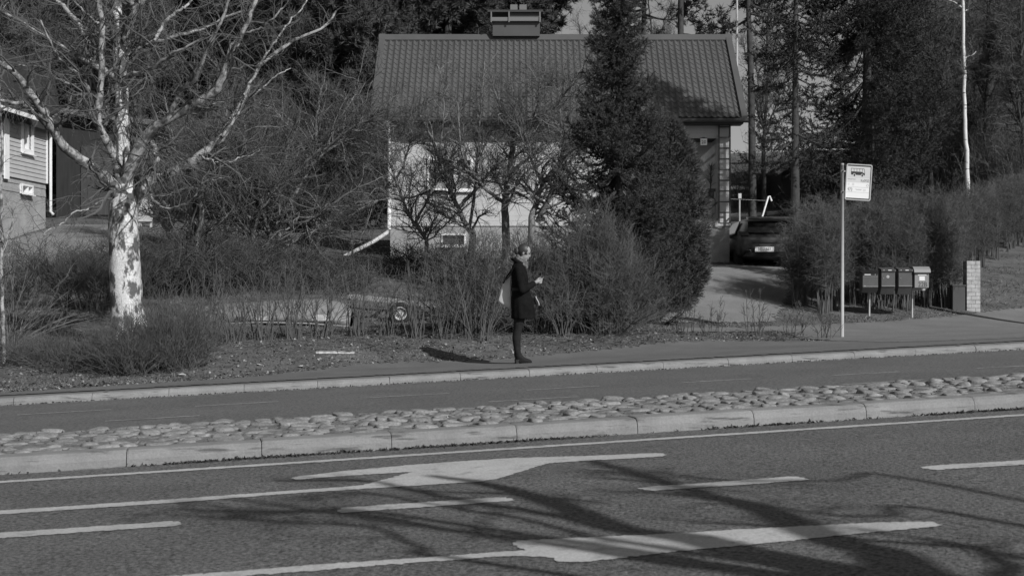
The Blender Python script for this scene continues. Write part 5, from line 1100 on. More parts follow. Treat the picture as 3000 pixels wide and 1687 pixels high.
for px, py in ((1020, 872), (1130, 880), (1260, 893), (1366, 903)):
    p_ = P(px, py, Yt); mb = MB(); mb.box((p_[0] - .03, Yt + .232, p_[2] - .04), (p_[0] + .03, Yt + 1.118, p_[2] + .02)); obj('cross_bar', mb, M_TFR, trl)
a = P(1330, 908, Yt); b = P(1560, 940, Yt); mb = MB(); mb.bar((a[0], Yt + .68, a[2] - .06), (b[0], Yt + .68, b[2] - .02), .07, .07); obj('drawbar', mb, M_TFR, trl)
mb = MB(); mb.bar((cw[0], Yt + .1, hz), (cw[0], Yt + 1.25, hz), .05); obj('axle', mb, M_TFR, trl)
for px in (1060, 1300):
    p_ = P(px, 874 + (px - 1015) * .1, Yt); mb = MB(); mb.bar((p_[0], Yt + .4, p_[2] + .02), (p_[0], Yt + .4, p_[2] + .2), .04); mb.bar((p_[0], Yt + .3, p_[2] + .2), (p_[0], Yt + .5, p_[2] + .22), .06); obj('keel_support', mb, mat('mudguard', .05), trl)

# ---- car
Yc = 39.0; sc_ = F / Yc; xc = X_(2262, Yc); zc0 = zg1(xc, Yc); car = thing('parked_car', 'grey hatchback parked beside the house, half hidden by the hedge', 'car', (xc, Yc, zc0))
M_CAR = mat('car_paint', .06, .28, spec=.6, metal=.35); M_CARG = mat('car_glass', .012, .08, spec=.8); M_BLKP = mat('black_plastic', .02, .6)
hgt = 1.45; top_z = zc0 + hgt
# stations along the car (y from the tail, half width at sill, waist, roof; heights)
stn = [(0.0, .74, .80, .0, .50, .82, .0), (.06, .84, .87, .0, .36, .86, .90), (.22, .88, .90, .60, .28, .93, 1.12), (.55, .89, .91, .62, .24, .95, 1.36), (.95, .89, .905, .64, .24, .94, 1.44), (1.9, .89, .905, .64, .24, .93, 1.45), (2.5, .89, .90, .62, .24, .92, 1.38), (3.15, .88, .89, .60, .24, .92, .98), (3.8, .84, .85, .5, .26, .82, .84), (4.2, .70, .72, .4, .38, .62, .66)]
rings = []
for y, ws, ww, wr, zs_, zw, zr_ in stn:
    if zr_ == 0: zr_ = zw + .02; wr = ww - .1
    if wr == 0: wr = ww - .12
    half = [(ws * .8, zs_), (ws, zs_ + .08), (ww, (zs_ + zw) / 2 + .02), (ww * .985, zw), (wr + .06, zw + (zr_ - zw) * .72), (wr - .02, zr_ - .02), (wr * .5, zr_)]
    ring = [(xc + a, Yc + y, zc0 + b) for a, b in half] + [(xc - a, Yc + y, zc0 + b) for a, b in half[::-1]]; rings.append(ring)
mb = MB(); mb.loft(rings); body = obj('body', mb, M_CAR, car, smooth=True); md = body.modifiers.new('sub', 'SUBSURF'); md.levels = 1; md.render_levels = 2
def cpt(x, y, z_): return (xc + x, Yc + y, zc0 + z_)
mb = MB(); mb.add([cpt(*q_) for q_ in ((-.60, .05, .98), (.60, .05, .98), (.66, .10, 1.0), (.60, .36, 1.31), (-.60, .36, 1.31), (-.66, .10, 1.0))] + [cpt(*q_) for q_ in ((-.60, .09, .97), (.60, .09, .97), (.66, .14, .99), (.60, .40, 1.28), (-.60, .40, 1.28), (-.66, .14, .99))], [(0, 1, 2, 3, 4, 5), (11, 10, 9, 8, 7, 6)] + [(i, i + 6, (i + 1) % 6 + 6, (i + 1) % 6) for i in range(6)]); obj('rear_window', mb, M_CARG, car)
mb = MB(); mb.prism([cpt(-.62, .18, 1.40), cpt(-.62, .2, 1.35), cpt(-.62, .6, 1.40), cpt(-.62, .6, 1.46)], (1.24, 0, 0)); o = obj('roof_spoiler', mb, M_CAR, car); bevel(o, .02)
for s_ in (-1, 1):
    mb = MB(); mb.prism([cpt(s_ * .62, .0, .90), cpt(s_ * .90, .12, .92), cpt(s_ * .905, .14, 1.03), cpt(s_ * .66, .02, 1.0)], (0, .16, 0)); o = obj('tail_light', mb, mat('tail_lamp', .03, .15, spec=.7), car); bevel(o, .012)
    mb = MB(); mb.ell(cpt(s_ * 1.0, 2.2, 1.0), (.11, .07, .075)); mb.bar(cpt(s_ * .88, 2.22, .96), cpt(s_ * .97, 2.2, .98), .04); obj('wing_mirror', mb, M_BLKP, car, smooth=True)
    for y, nm in ((.85, 0), (3.4, 1)):
        c = cpt(s_ * .80, y, .32); mb = MB(); mb.lathe((c[0] - .1 * s_, c[1], c[2]), (s_, 0, 0), [(.2, 0), (.29, 0), (.32, .03), (.32, .17), (.29, .2), (.2, .2)], 24); wh = obj('wheel', mb, mat('tyre', .028), car); mb = MB(); mb.lathe((c[0], c[1], c[2]), (s_, 0, 0), [(.2, -.02), (.2, .09), (.06, .08), (0, .08)], 20); obj('rim', mb, M_STEEL, wh)
    mb = MB(); mb.add([cpt(s_ * .925, .75, .97), cpt(s_ * .925, 2.7, .96), cpt(s_ * .74, 2.2, 1.34), cpt(s_ * .74, .95, 1.34), cpt(s_ * .90, .75, .97), cpt(s_ * .90, 2.7, .96), cpt(s_ * .71, 2.2, 1.34), cpt(s_ * .71, .95, 1.34)], [(0, 1, 2, 3), (7, 6, 5, 4), (0, 4, 5, 1), (1, 5, 6, 2), (2, 6, 7, 3), (3, 7, 4, 0)]); obj('side_window', mb, M_CARG, car)
    mb = MB(); mb.ell(cpt(s_ * .66, .0, .50), (.11, .03, .02)); obj('reflector', mb, mat('tail_lamp', .03), car)
mb = MB(); mb.prism([cpt(-.80, .01, .33), cpt(.80, .01, .33), cpt(.72, -.03, .44), cpt(-.72, -.03, .44)], (0, .2, 0)); o = obj('bumper_skirt', mb, M_BLKP, car)
mb = MB(); mb.prism([cpt(-.46, -.035, .45), cpt(.46, -.035, .45), cpt(.36, -.035, .66), cpt(-.36, -.035, .66)], (0, .1, 0)); o = obj('plate_recess', mb, mat('car_recess', .05, .5), car); bevel(o, .01)
pcx, pcz = -.05, .53
pw, ph = .52, .135; px0 = X_(2239, Yc) - xc
mb = MB(); mb.box(cpt(px0 - pw / 2, -.055, pcz - ph / 2), cpt(px0 + pw / 2, -.037, pcz + ph / 2)); npl = obj('number_plate', mb, mat('plate_white', .8, .5), car)
mb = text_mb('NJU-661', .125, lambda x, y: cpt(px0 + x * .82, -.0575, pcz + y)); obj('lettering', mb, M_INK, npl)
mb = MB(); mb.box(cpt(-.55, -.012, .705), cpt(.55, .03, .715)); obj('boot_seam', mb, M_BLKP, car)

# ---- white tube frame and small stake behind the car
Yl = 43; mb = MB(); a = P(2232, 640, Yl); b = P(2251, 576, Yl); c = P(2258, 576, Yl); gz = zg1(a[0], Yl)
cf = thing('clothes_frame', 'white bent tube clothes frame with a stretched line behind the car', 'frame', (a[0], Yl, gz)); dd = (a - b) / abs(a[2] - b[2]); mb.tube([tuple(a + dd * (a[2] - gz)), tuple(a), tuple(b), (b[0] + .05, Yl + .03, b[2] + .01), (b[0] + .12, Yl + .12, b[2] - .12)], .026, 8); obj('tube', mb, M_METALW, cf, smooth=True)
mb = MB(); e = P(2140, 583, Yl); e2 = P(2243, 588, Yl); mb.tube([tuple(e), tuple(e2)], .006, 5); obj('line', mb, M_STEEL, cf)
mb = MB(); e = P(2167.5, 640, Yl); zt_ = Z_(567, Yl); mb.box((e[0] - .02, Yl, zg1(e[0], Yl) - .1), (e[0] + .02, Yl + .04, zt_ - .14)); sk = thing('garden_stake', 'thin stake with a small square tag right of the ladder', 'stake', (e[0], Yl, zg1(e[0], Yl))); obj('stake', mb, M_STEEL, sk)
mb = MB(); mb.box((e[0] - .045, Yl - .03, zt_ - .15), (e[0] + .045, Yl - .002, zt_)); obj('tag', mb, M_SIGNG, sk)
# ---- garden lamp by the dark gap
Yg = 38; e = P(1032, 735, Yg); gz = zg1(e[0], Yg); lm = thing('garden_post', 'small garden post with a pale ribbed band left of the downpipe', 'post', (e[0], Yg, gz))
mb = MB(); mb.box((e[0] - .025, Yg - .025, gz - .1), (e[0] + .025, Yg + .025, Z_(664, Yg))); obj('post', mb, M_STEEL, lm)
mb = MB()
for k in range(5): zz_ = Z_(716 - 4 * k, Yg); mb.box((e[0] - .06, Yg - .06, zz_), (e[0] + .06, Yg + .06, zz_ + .022))
obj('ribbed_band', mb, mat('pale_band', .5, .6), lm)
# ---- things lying about
p_ = hit(983, 1040); mb = MB(); a = np.array((X_(926, p_[1]), p_[1])); b = np.array((X_(1038, p_[1] + .05), p_[1] + .05)); pts = np.linspace(0, 1, 12); g = np.random.default_rng(4)
rings = []
for f in pts:
    x = a[0] + (b[0] - a[0]) * f; y = a[1] + (b[1] - a[1]) * f; z_ = zg1(x, y) + .004; w_ = .05 + g.normal() * .008; h_ = .030 + g.normal() * .004
    rings.append([(x, y - w_, z_), (x, y - w_ * .9, z_ + h_), (x, y + w_ * .9, z_ + h_ * 1.2), (x, y + w_, z_)])
mb.loft(rings); solo('plank', mb, mat('weathered_plank', .42, .9, var=.25, scale=8, stretch=(2, 8, 8)), 'weathered pale plank lying on the grass verge', 'plank', p_)
lab = {'a': 'scrap of pale litter at the foot of the broom-like shrub', 'b': 'small pale paper scrap right of the broom-like shrub', 'c': 'flat pale litter scrap near the kerb, left of the plank', 'd': 'thin pale litter strip near the kerb below the broom-like shrub'}
for k, (px, py, sx) in {'a': (443, 1082, .05), 'b': (757, 1071, .045), 'c': (880, 1077, .05), 'd': (530, 1101, .07)}.items():
    p_ = hit(px, py); g = np.random.default_rng(ord(k)); mb = MB(); n = 7; ring = [(p_[0] + cos(2 * pi * i / n) * sx * g.uniform(.6, 1.2), p_[1] + sin(2 * pi * i / n) * sx * .8 * g.uniform(.6, 1.2), p_[2] + .008 + g.uniform(0, .03)) for i in range(n)]
    mb.prism(ring, (0, 0, .004)); solo('litter', mb, mat('litter', .62, .8), lab[k], 'litter', p_, 'litter on the verge')
g = np.random.default_rng(21); mbs = MB()
for px, py, rx, ry, Yq in ((1420, 772, 1.05, .25, 36), (1475, 766, .7, .22, 36), (1350, 782, .4, .15, 36), (1575, 793, .18, .12, 34), (1562, 803, .3, .1, 33.5), (1600, 810, .12, .08, 33)):
    x = X_(px, Yq); b = np.array((x, Yq, zg1(x, Yq)))
    S = SV * np.array([rx, ry, .10]); S[:, 2] *= (1 + .5 * np.sin(S[:, 0] * 7 + py)); mbs.add(S * (1 + .12 * np.sin(SV * 5 + px)) + b, SF)
struct('snow_remnant', mbs, mat('old_snow', .62, .9, var=.2, scale=4, bump=.4, bscale=14), smooth=True, kind='stuff')

# ---- tree across the street, behind the camera, whose shadow lies on the road
def shadow_src(px, py, h):
    q_ = onroad(px, py); return np.array((q_[0] + SUN.x / SUN.z * h, q_[1] + SUN.y / SUN.z * h, q_[2] + h))
def z3p(x, y): return (2000 + x / 2.109, 1000 + y / 2.109)
def z2p(x, y): return (1000 + x / 2.109, 1000 + y / 2.109)
def z1p(x, y): return (x / 2.109, 1000 + y / 2.109)
ST = [([z3p(1250, 1475), z3p(700, 1370), z3p(350, 1292), z3p(0, 1205), z2p(1700, 1150), z2p(1300, 990), z2p(900, 880), z2p(770, 862), z2p(560, 830)], (4.3, 6.2), .11, .03),
      ([z3p(1700, 1490), z3p(1250, 1310), z3p(900, 1220), z3p(700, 1120), z3p(450, 1020), z3p(150, 950), z3p(0, 905), z2p(2000, 870), z2p(1700, 780), z2p(1540, 735)], (4.5, 6.6), .085, .025),
      ([z3p(700, 1460), z3p(0, 1378), z2p(1700, 1320), z2p(1160, 1225), z2p(700, 1165), z2p(200, 1075), z2p(0, 1055), z1p(1700, 1055)], (4.1, 5.8), .045, .018),
      ([z2p(1850, 1185), z2p(1500, 1110), z2p(1200, 1050), z2p(850, 1000), z2p(600, 950), z2p(300, 890), z2p(100, 860), z1p(1700, 860)], (4.9, 6.2), .045, .018),
      ([z3p(-300, 1250), z2p(1400, 1165), z2p(1100, 1090), z2p(760, 1040), z2p(450, 985), z2p(100, 930), z1p(1800, 960)], (4.8, 6.0), .028, .012),
      ([z3p(2300, 1370), z3p(1700, 1265), z3p(1200, 1230), z3p(800, 1180), z3p(450, 1130), z3p(50, 1120)], (4.5, 5.6), .03, .012),
      ([z3p(1500, 1030), z3p(1250, 1075), z3p(900, 1070), z3p(500, 1010), z3p(100, 1000)], (5.0, 5.8), .024, .01), ([z3p(2200, 1500), z3p(2000, 1380), z3p(1800, 1270), z3p(1500, 1210)], (4.2, 5.2), .04, .015),
      ([z3p(1300, 830), z3p(1000, 855), z3p(600, 860), z3p(200, 850), z2p(1900, 800)], (5.4, 6.4), .02, .01), ([z2p(700, 1340), z2p(500, 1280), z2p(200, 1150), z1p(1900, 1120), z1p(1500, 1100)], (4.8, 5.8), .026, .012), ([z2p(300, 1070), z1p(1900, 1045), z1p(1500, 1050), z1p(1100, 1040)], (5.2, 6.2), .03, .012)]
ST = [(p_, (h_[0] * .86, h_[1] * .86), a_, b_) for p_, h_, a_, b_ in ST]
spx = []
for pts, (h0, h1), r0, r1 in ST: spx.append(([tuple(shadow_src(*p, h0 + (h1 - h0) * i / (len(pts) - 1))) for i, p in enumerate(pts)], r0, r1))
root_ = np.mean([s[0][0] for s in spx], 0); tb = np.array((root_[0] + .7, root_[1] - 1.6, 0)); tb[2] = zroad(*uv(tb[0], tb[1])) + .12
fork = np.array((tb[0], tb[1], 2.6)); trunks = [([tuple(tb - [0, 0, .2]), tuple(tb + [.05, 0, 1.5]), tuple(fork), tuple(fork + [.4, -.6, 2.5]), tuple(fork + [.5, -1.0, 5.5])], .19, .03)]
for s in spx:
    a = np.array(s[0][0]); trunks.append(([tuple(fork + (g.normal(size=3) * .1)), tuple((fork + a) / 2 + [0, 0, -.2])] + s[0], s[1] * 1.45, s[2] * 1.5))
bare_tree('bare_tree', 'bare street tree on the near side of the road', 'tree', tb, trunks, n=(80, 380, 700), L=((.4, 1.0), (.25, .6), (.12, .3)), seed=401, tr=(.55, 1), rmin=(.008, .0055, .004), up=.1, kk=36)
# ================================================================== PERSON
Yw = 21.7; wx = X_(1520, Yw); wz = zg1(wx, Yw) + .012
def W3(x, y, z): return (wx + x, Yw + y, wz + z)
def ring(c, rx, ry, n=20, tilt=0.0, yaw=0.0, sq=2.0):
    """superellipse ring around c: rx along x, ry along y, tilted about the y axis"""
    o = []
    for i in range(n):
        a = 2 * pi * i / n; e = 2.0 / sq; x = rx * np.sign(cos(a)) * abs(cos(a)) ** e; y = ry * np.sign(sin(a)) * abs(sin(a)) ** e
        X, Z = x * cos(tilt), x * sin(tilt); o.append(W3(c[0] + X * cos(yaw) - y * sin(yaw), c[1] + X * sin(yaw) + y * cos(yaw), c[2] + Z))
    return o
def limb(mb, pts, rs, m=14):
    mb.tube([W3(*p) for p in smoothline(pts, 18)], np.interp(np.linspace(0, 1, 18), np.linspace(0, 1, len(rs)), rs), m)
    mb.ell(W3(*pts[0]), (rs[0],) * 3, nu=12, nv=8); mb.ell(W3(*pts[-1]), (rs[-1],) * 3, nu=12, nv=8)
def remesh(mb, name, m, parent, voxel, smooth=3, label=None):
    me = mb.mesh(name + '_raw', OFF[parent] if parent is not None else (0, 0, 0)); o = bpy.data.objects.new(name, me); COL.objects.link(o)
    md = o.modifiers.new('r', 'REMESH'); md.mode = 'VOXEL'; md.voxel_size = voxel
    if smooth: s_ = o.modifiers.new('s', 'SMOOTH'); s_.iterations = smooth; s_.factor = .5
    dg = bpy.context.evaluated_depsgraph_get(); me2 = bpy.data.meshes.new_from_object(o.evaluated_get(dg)); bpy.data.objects.remove(o)
    me2.name = name; me2.polygons.foreach_set('use_smooth', np.ones(len(me2.polygons), bool)); return obj(name, me2, m, parent)
M_SKIN = mat('skin', .27, .55, var=.05, scale=20, spec=.35); M_COAT = mat('dark_wool', .009, .95, spec=.08, var=.3, scale=12, bump=.3, bscale=120); M_JEAN = mat('dark_denim', .02, .9, spec=.1, var=.3, scale=18)
M_HAIR = mat('brown_hair', .035, .5, var=.4, scale=40, stretch=(1, 1, 4), spec=.5); M_BOOT = mat('suede_boot', .010, .8); M_SCARF = mat('patterned_scarf', .12, .9, var=.6, scale=34); M_BAG = mat('canvas_bag', .55, .85, var=.05, scale=6)
pe = thing('person', 'standing person in a dark coat looking down at a phone beside the kerb', 'person', W3(0, 0, 0))
HC = np.array([.082, 0, 1.685]); ht = rad(-24)       # head centre, nodding forward
def hd(x, y, z): return (HC[0] + x * cos(ht) - z * sin(ht) * 1.0, HC[1] + y, HC[2] + x * sin(ht) + z * cos(ht))
mb = MB()
# torso, hips and legs
mb.loft([ring(c, rx, ry) for c, rx, ry in (((.01, 0, .80), .09, .16), ((.02, 0, .92), .10, .165), ((.02, 0, 1.08), .085, .13), ((.01, 0, 1.25), .10, .15), ((.0, 0, 1.40), .10, .17), ((-.005, 0, 1.47), .075, .15), ((.0, 0, 1.51), .05, .07))])
for s_ in (-1, 1):
    limb(mb, [(.015, s_ * .085, .86), (.0, s_ * .085, .66), (-.02, s_ * .08, .48), (-.03, s_ * .078, .34), (-.01, s_ * .075, .10)], [.085, .075, .052, .05, .036])
    mb.ell(W3(.075, s_ * .076, .045), (.095, .03, .025))
    limb(mb, [(.0, s_ * .175, 1.42), (.02, s_ * .21, 1.28), (.055, s_ * .215, 1.13)], [.052, .043, .038]); limb(mb, [(.055, s_ * .215, 1.13), (.13, s_ * .15, 1.175), (.235, s_ * .062, 1.225)], [.038, .034, .026])
limb(mb, [(-.015, 0, 1.46), (.02, 0, 1.53), (.05, 0, 1.60)], [.058, .05, .052])
# head
rot = Matrix.Rotation(-ht, 3, 'Y')
mb.ell(W3(*hd(-.012, 0, .03)), (.096, .074, .092), rot, 24, 18); mb.ell(W3(*hd(.028, 0, -.035)), (.066, .058, .085), rot, 20, 14); mb.ell(W3(*hd(.062, 0, -.092)), (.028, .03, .025), rot)
mb.loft([[W3(*hd(x, y, z)) for x, y, z in q_] for q_ in ([(.078, -.006, .038), (.078, .006, .038), (.09, .0, .038)], [(.08, -.012, .0), (.08, .012, .0), (.108, 0, .0)], [(.08, -.016, -.022), (.08, .016, -.022), (.116, 0, -.018)], [(.078, -.012, -.032), (.078, .012, -.032), (.098, 0, -.032)])])
mb.ell(W3(*hd(.088, 0, -.050)), (.014, .024, .007), rot); mb.ell(W3(*hd(.086, 0, -.063)), (.014, .021, .008), rot)
for s_ in (-1, 1): mb.ell(W3(*hd(.078, s_ * .032, .03)), (.014, .024, .007), rot); mb.ell(W3(*hd(-.008, s_ * .075, -.008)), (.018, .008, .03), rot)
# hands: palms, four fingers and a thumb each, closed round the phone
def hand(s_):
    wr = np.array([.235, s_ * .062, 1.225]); pal = np.array([.285, s_ * .046, 1.248])
    limb(mb, [tuple(wr), tuple((wr + pal) / 2), tuple(pal)], [.024, .027, .025])
    mb.ell(W3(.288, s_ * .046, 1.252), (.040, .016, .032), Matrix.Rotation(rad(-25), 3, 'Y'))
    for k in range(4):
        z0 = 1.276 - .019 * k; b0 = (.318 - .002 * k, s_ * .045, z0); b1 = (.345, s_ * .040, z0 + .006); b2 = (.360 - .004 * k, s_ * .022, z0 + .008); b3 = (.358 - .006 * k, s_ * .009, z0 + .007)
        mb.tube([W3(*p) for p in smoothline([b0, b1, b2, b3], 9)], np.linspace(.0092, .0068, 9), 9)
    mb.tube([W3(*p) for p in smoothline([(.282, s_ * .042, 1.275), (.305, s_ * .030, 1.297), (.328, s_ * .014, 1.305), (.340, s_ * .006, 1.303)], 9)], np.linspace(.0115, .0078, 9), 9)
hand(-1); hand(1)
body = remesh(mb, 'body', M_SKIN, pe, .0055, 2)
# eyes and brows
for s_ in (-1, 1):
    mb = MB(); mb.ell(W3(*hd(.081, s_ * .031, .014)), (.008, .013, .006), rot); obj('eye', mb, mat('eye_dark', .05, .3), pe, smooth=True)
    mb = MB(); mb.tube([W3(*hd(.088, s_ * .014, .034)), W3(*hd(.088, s_ * .032, .038)), W3(*hd(.075, s_ * .05, .032))], .004, 6); obj('eyebrow', mb, M_HAIR, pe)
mb = MB(); mb.ell(W3(*hd(.094, -.0, -.056)), (.009, .020, .003), rot); obj('lips', mb, mat('lips', .2, .5), pe, smooth=True)
# hair drawn back to a knot
mb = MB(); 
V = []; nu, nv = 36, 24
for i in range(nv + 1):
    t_ = pi * i / nv
    for j in range(nu):
        p_ = 2 * pi * j / nu; d = np.array([sin(t_) * cos(p_), sin(t_) * sin(p_), cos(t_)]); r_ = np.array([.104, .082, .101]) * (1 + .012 * sin(14 * p_ + 5 * t_)); V.append(d * r_ + np.array([-.014, 0, .034]))
V = np.array(V); keep = ~((V[:, 0] > .052 - .35 * (V[:, 2] - .02)) & (V[:, 2] < .115)) ; keep &= ~((V[:, 2] < -.02) & (V[:, 0] > -.02)); keep &= (V[:, 2] > -.075)
Fh = []
for i in range(nv):
    for j in range(nu):
        q_ = (i * nu + j, (i + 1) * nu + j, (i + 1) * nu + (j + 1) % nu, i * nu + (j + 1) % nu)
        if all(keep[k] for k in q_): Fh.append(q_)
mb.add([W3(*hd(*v)) for v in V], Fh); hair = obj('hair', mb, M_HAIR, pe, smooth=True)
md = hair.modifiers.new('t', 'SOLIDIFY'); md.thickness = .014; md.offset = -.6
mb = MB(); mb.ell(W3(*hd(-.108, 0, -.025)), (.042, .045, .05), rot); mb.ell(W3(*hd(-.125, 0, .0)), (.03, .034, .034), rot); obj('hair_knot', mb, M_HAIR, hair, smooth=True)
# scarf
mb = MB()
for k, (dz, r_) in enumerate(((1.525, .088), (1.555, .080), (1.58, .072))):
    mb.tube([W3(.028 + .01 * k + r_ * cos(a), r_ * .92 * sin(a), dz - .055 * cos(a) + .006 * sin(5 * a + k)) for a in np.linspace(0, 2 * pi, 26)], .026, 9)
mb.ell(W3(.105, 0, 1.475), (.04, .06, .05)); obj('scarf', mb, M_SCARF, pe, smooth=True)
# coat: body, collar and sleeves as one garment
mb = MB()
prof = [(.677, -.112, .248, .225), (.70, -.116, .247, .228), (.84, -.118, .236, .222), (.98, -.113, .215, .205), (1.10, -.108, .168, .180), (1.15, -.106, .155, .172), (1.25, -.112, .147, .185), (1.35, -.118, .135, .205), (1.43, -.116, .108, .205), (1.475, -.105, .095, .175), (1.52, -.082, .085, .115), (1.555, -.066, .060, .080)]
nR = 40; rings = []
for z_, xb_, xf_, hw_ in prof:
    o = []
    for i in range(nR):
        a = 2 * pi * i / nR; f = 1 + (.030 * sin(7 * a + 1) + .016 * sin(13 * a)) * np.clip((1.1 - z_) / .4, 0, 1)
        o.append(W3((xb_ + xf_) / 2 + (xf_ - xb_) / 2 * np.sign(cos(a)) * abs(cos(a)) ** .9 * f, hw_ * np.sign(sin(a)) * abs(sin(a)) ** .9 * f, z_))
    rings.append(o)
mb.loft(rings)
for s_ in (-1, 1):
    limb(mb, [(.0, s_ * .165, 1.43), (.02, s_ * .222, 1.29), (.05, s_ * .235, 1.115)], [.072, .066, .060]); limb(mb, [(.05, s_ * .235, 1.115), (.135, s_ * .165, 1.16), (.218, s_ * .078, 1.212)], [.060, .054, .045])
mb.tube([W3(-.005 + .088 * cos(a) - .004, .10 * sin(a), 1.545 - .045 * cos(a)) for a in np.linspace(.6, 2 * pi - .6, 20)], .028, 9)
coat = remesh(mb, 'coat', M_COAT, pe, .009, 2)
mb = MB(); mb.loft([[W3(x, y, 1.128 + dz) for x, y in [(.024 + .142 * np.sign(cos(a)) * abs(cos(a)) ** .9, .186 * np.sign(sin(a)) * abs(sin(a)) ** .9) for a in np.linspace(0, 2 * pi, 41)[:-1]]] for dz in (-.022, .022)]); obj('belt', mb, mat('belt', .009, .6), coat)
# jeans, boots
mb = MB()
for s_ in (-1, 1): limb(mb, [(.01, s_ * .085, .80), (.004, s_ * .085, .64), (-.02, s_ * .082, .50), (-.036, s_ * .080, .38), (-.018, s_ * .076, .165)], [.092, .083, .066, .066, .050])
jeans = remesh(mb, 'jeans', M_JEAN, pe, .008, 1)
for s_ in (-1, 1):
    dx = .0 if s_ < 0 else -.012; mb = MB(); y = s_ * .076
    mb.loft([ring((dx + c[0], y, c[1]), rx, ry, 18) for c, rx, ry in (((.075, .016), .125, .040), ((.076, .028), .128, .043), ((.07, .055), .118, .042), ((.03, .085), .078, .042), ((-.005, .12), .056, .044), ((-.012, .165), .052, .046))]); bt = remesh(mb, 'boot', M_BOOT, pe, .006, 2)
    mb = MB(); mb.loft([ring((dx + c, y, z_), rx, ry, 16, sq=4) for c, z_, rx, ry in ((-.022, 0.0, .030, .030), (-.02, .03, .032, .033), (-.015, .06, .04, .038))]); obj('heel', mb, mat('heel', .04, .5), bt)
    mb = MB(); mb.loft([ring((dx + .105, y, z_), .098, .040, 20) for z_ in (.002, .014)]); obj('sole', mb, mat('heel', .04), bt)
# what she carries
cen = W3(.33, 0, 1.287); ph = thing('phone', 'smartphone held in both hands by the standing person', 'phone', cen)
rt = Matrix.Rotation(rad(-24), 3, 'Y'); mb = MB(); mb.box((cen[0] - .07, cen[1] - .036, cen[2] - .004), (cen[0] + .055, cen[1] + .036, cen[2] + .004), rt, cen); o = obj('phone_body', mb, mat('phone_case', .35, .4), ph); bevel(o, .002)
mb = MB(); mb.box((cen[0] - .064, cen[1] - .031, cen[2] + .0042), (cen[0] + .049, cen[1] + .031, cen[2] + .005), rt, cen); obj('screen', mb, mat('phone_screen', .02, .1), ph)
bag = thing('shoulder_bag', 'pale canvas tote bag hanging behind the standing person', 'bag', W3(-.2, -.05, .85))
mb = MB(); outline = [(-.118, 1.325), (-.165, 1.315), (-.225, 1.27), (-.262, 1.16), (-.29, 1.05), (-.318, .955), (-.295, .915), (-.22, .872), (-.128, .835), (-.112, .90), (-.112, 1.1)]
oc = np.array(outline); c0_ = oc.mean(0); lay = [(-.17, .80), (-.155, .95), (-.12, 1.0), (-.03, 1.0), (.05, .96), (.075, .80)]; rings = []
for y, s_ in lay:
    q_ = c0_ + (oc - c0_) * s_; pl_ = smoothline(np.hstack([np.vstack([q_, q_[:1]]), np.zeros((len(q_) + 1, 1))]), 34)[:-1]; rings.append([W3(a, y + .17 + .008 * sin(k * .9), b) for k, (a, b, _) in enumerate(pl_)])
mb.loft(rings); bb = obj('bag_body', mb, M_BAG, bag, smooth=True)
mb = MB(); mb.tube([W3(-.20, -.10, 1.27), W3(-.14, -.13, 1.33), W3(-.09, -.15, 1.44), W3(-.01, -.16, 1.505), W3(.06, -.155, 1.46)], .012, 7); mb2 = MB(); mb2.tube([W3(-.235, -.03, 1.22), W3(-.19, -.06, 1.31), W3(-.12, -.12, 1.41), W3(-.02, -.14, 1.51)], .011, 7)
for q_ in (mb, mb2): obj('strap', q_, M_COAT, bag, smooth=True)
bt = thing('hand_bag', 'small dark bag with a dangling pale strap in front of the coat', 'bag', W3(.25, .12, .9)); mb = MB(); mb.box(W3(.19, .16, .90), W3(.275, .24, 1.01)); o = obj('bag_body', mb, M_BOOT, bt); bevel(o, .012)
mb = MB(); mb.tube([W3(.262, .13, 1.02), W3(.272, .12, .985), W3(.305, .12, .93), W3(.312, .12, .885)], .007, 6); obj('strap', mb, M_BAG, bt)
# ================================================================== GROUND COVER
M_GR1 = mat('straw_grass', .19, .9, var=.35, scale=1.2); M_GR2 = mat('dull_grass', .075, .9, var=.35, scale=1.2); M_LEAF = mat('dead_leaf', .11, .9, var=.6, scale=12)
g = np.random.default_rng(500)
def scatter(n, u0, u1, v0, v1):
    u = g.uniform(u0, u1, n); v = v0 + (v1 - v0) * g.uniform(0, 1, n) ** 1.3; X, Y = xy(u, v); return X, Y
pav = bw_ + [xy(15.5, 24.5), xy(15.5, VF)] + [tuple(x) for x in fr]
drives = [[tuple(hit(*p)[:2]) for p in d] for d in ([(1930, 945), (1960, 900), (1985, 850), (2010, 800), (2060, 778), (2300, 775), (2330, 830), (2290, 900), (2265, 945)], [(2290, 972), (2350, 992), (2600, 1004), (2800, 1000), (3060, 988), (3060, 900), (2950, 905), (2850, 922), (2700, 936), (2500, 948), (2400, 953), (1990, 962), (1995, 975)], [(-60, 800), (-60, 715), (30, 706), (135, 676), (170, 660), (330, 660), (330, 790), (150, 775)])]
def free(X, Y):
    k = ~inpoly(X, Y, pav)
    for d in drives: k &= ~inpoly(X, Y, d)
    return k
def grass(n, u0, u1, v0, v1, ln, w_, m, lay, patch=1.0):
    X, Y = scatter(n, u0, u1, v0, v1); k = free(X, Y)
    pt = np.sin(X * 1.7 + np.sin(Y * 1.3) * 2) + np.sin(Y * 2.3 + X * .7) + g.normal(size=len(X)) * patch; k &= pt > -.3
    X, Y = X[k], Y[k]; Z = zg(X, Y); B = np.stack([X, Y, Z], 1); D = g.normal(size=(len(X), 3)); D[:, 2] = np.abs(D[:, 2]) * lay + .05; mb = MB(); mb.add(*blades(B, nrm(D), g.uniform(ln[0], ln[1], len(X)), w_, g)); return mb
struct('dry_grass', grass(60000, -12, 16, VF + .2, 26, (.02, .075), .009, M_GR1, .7), M_GR1, kind='stuff')
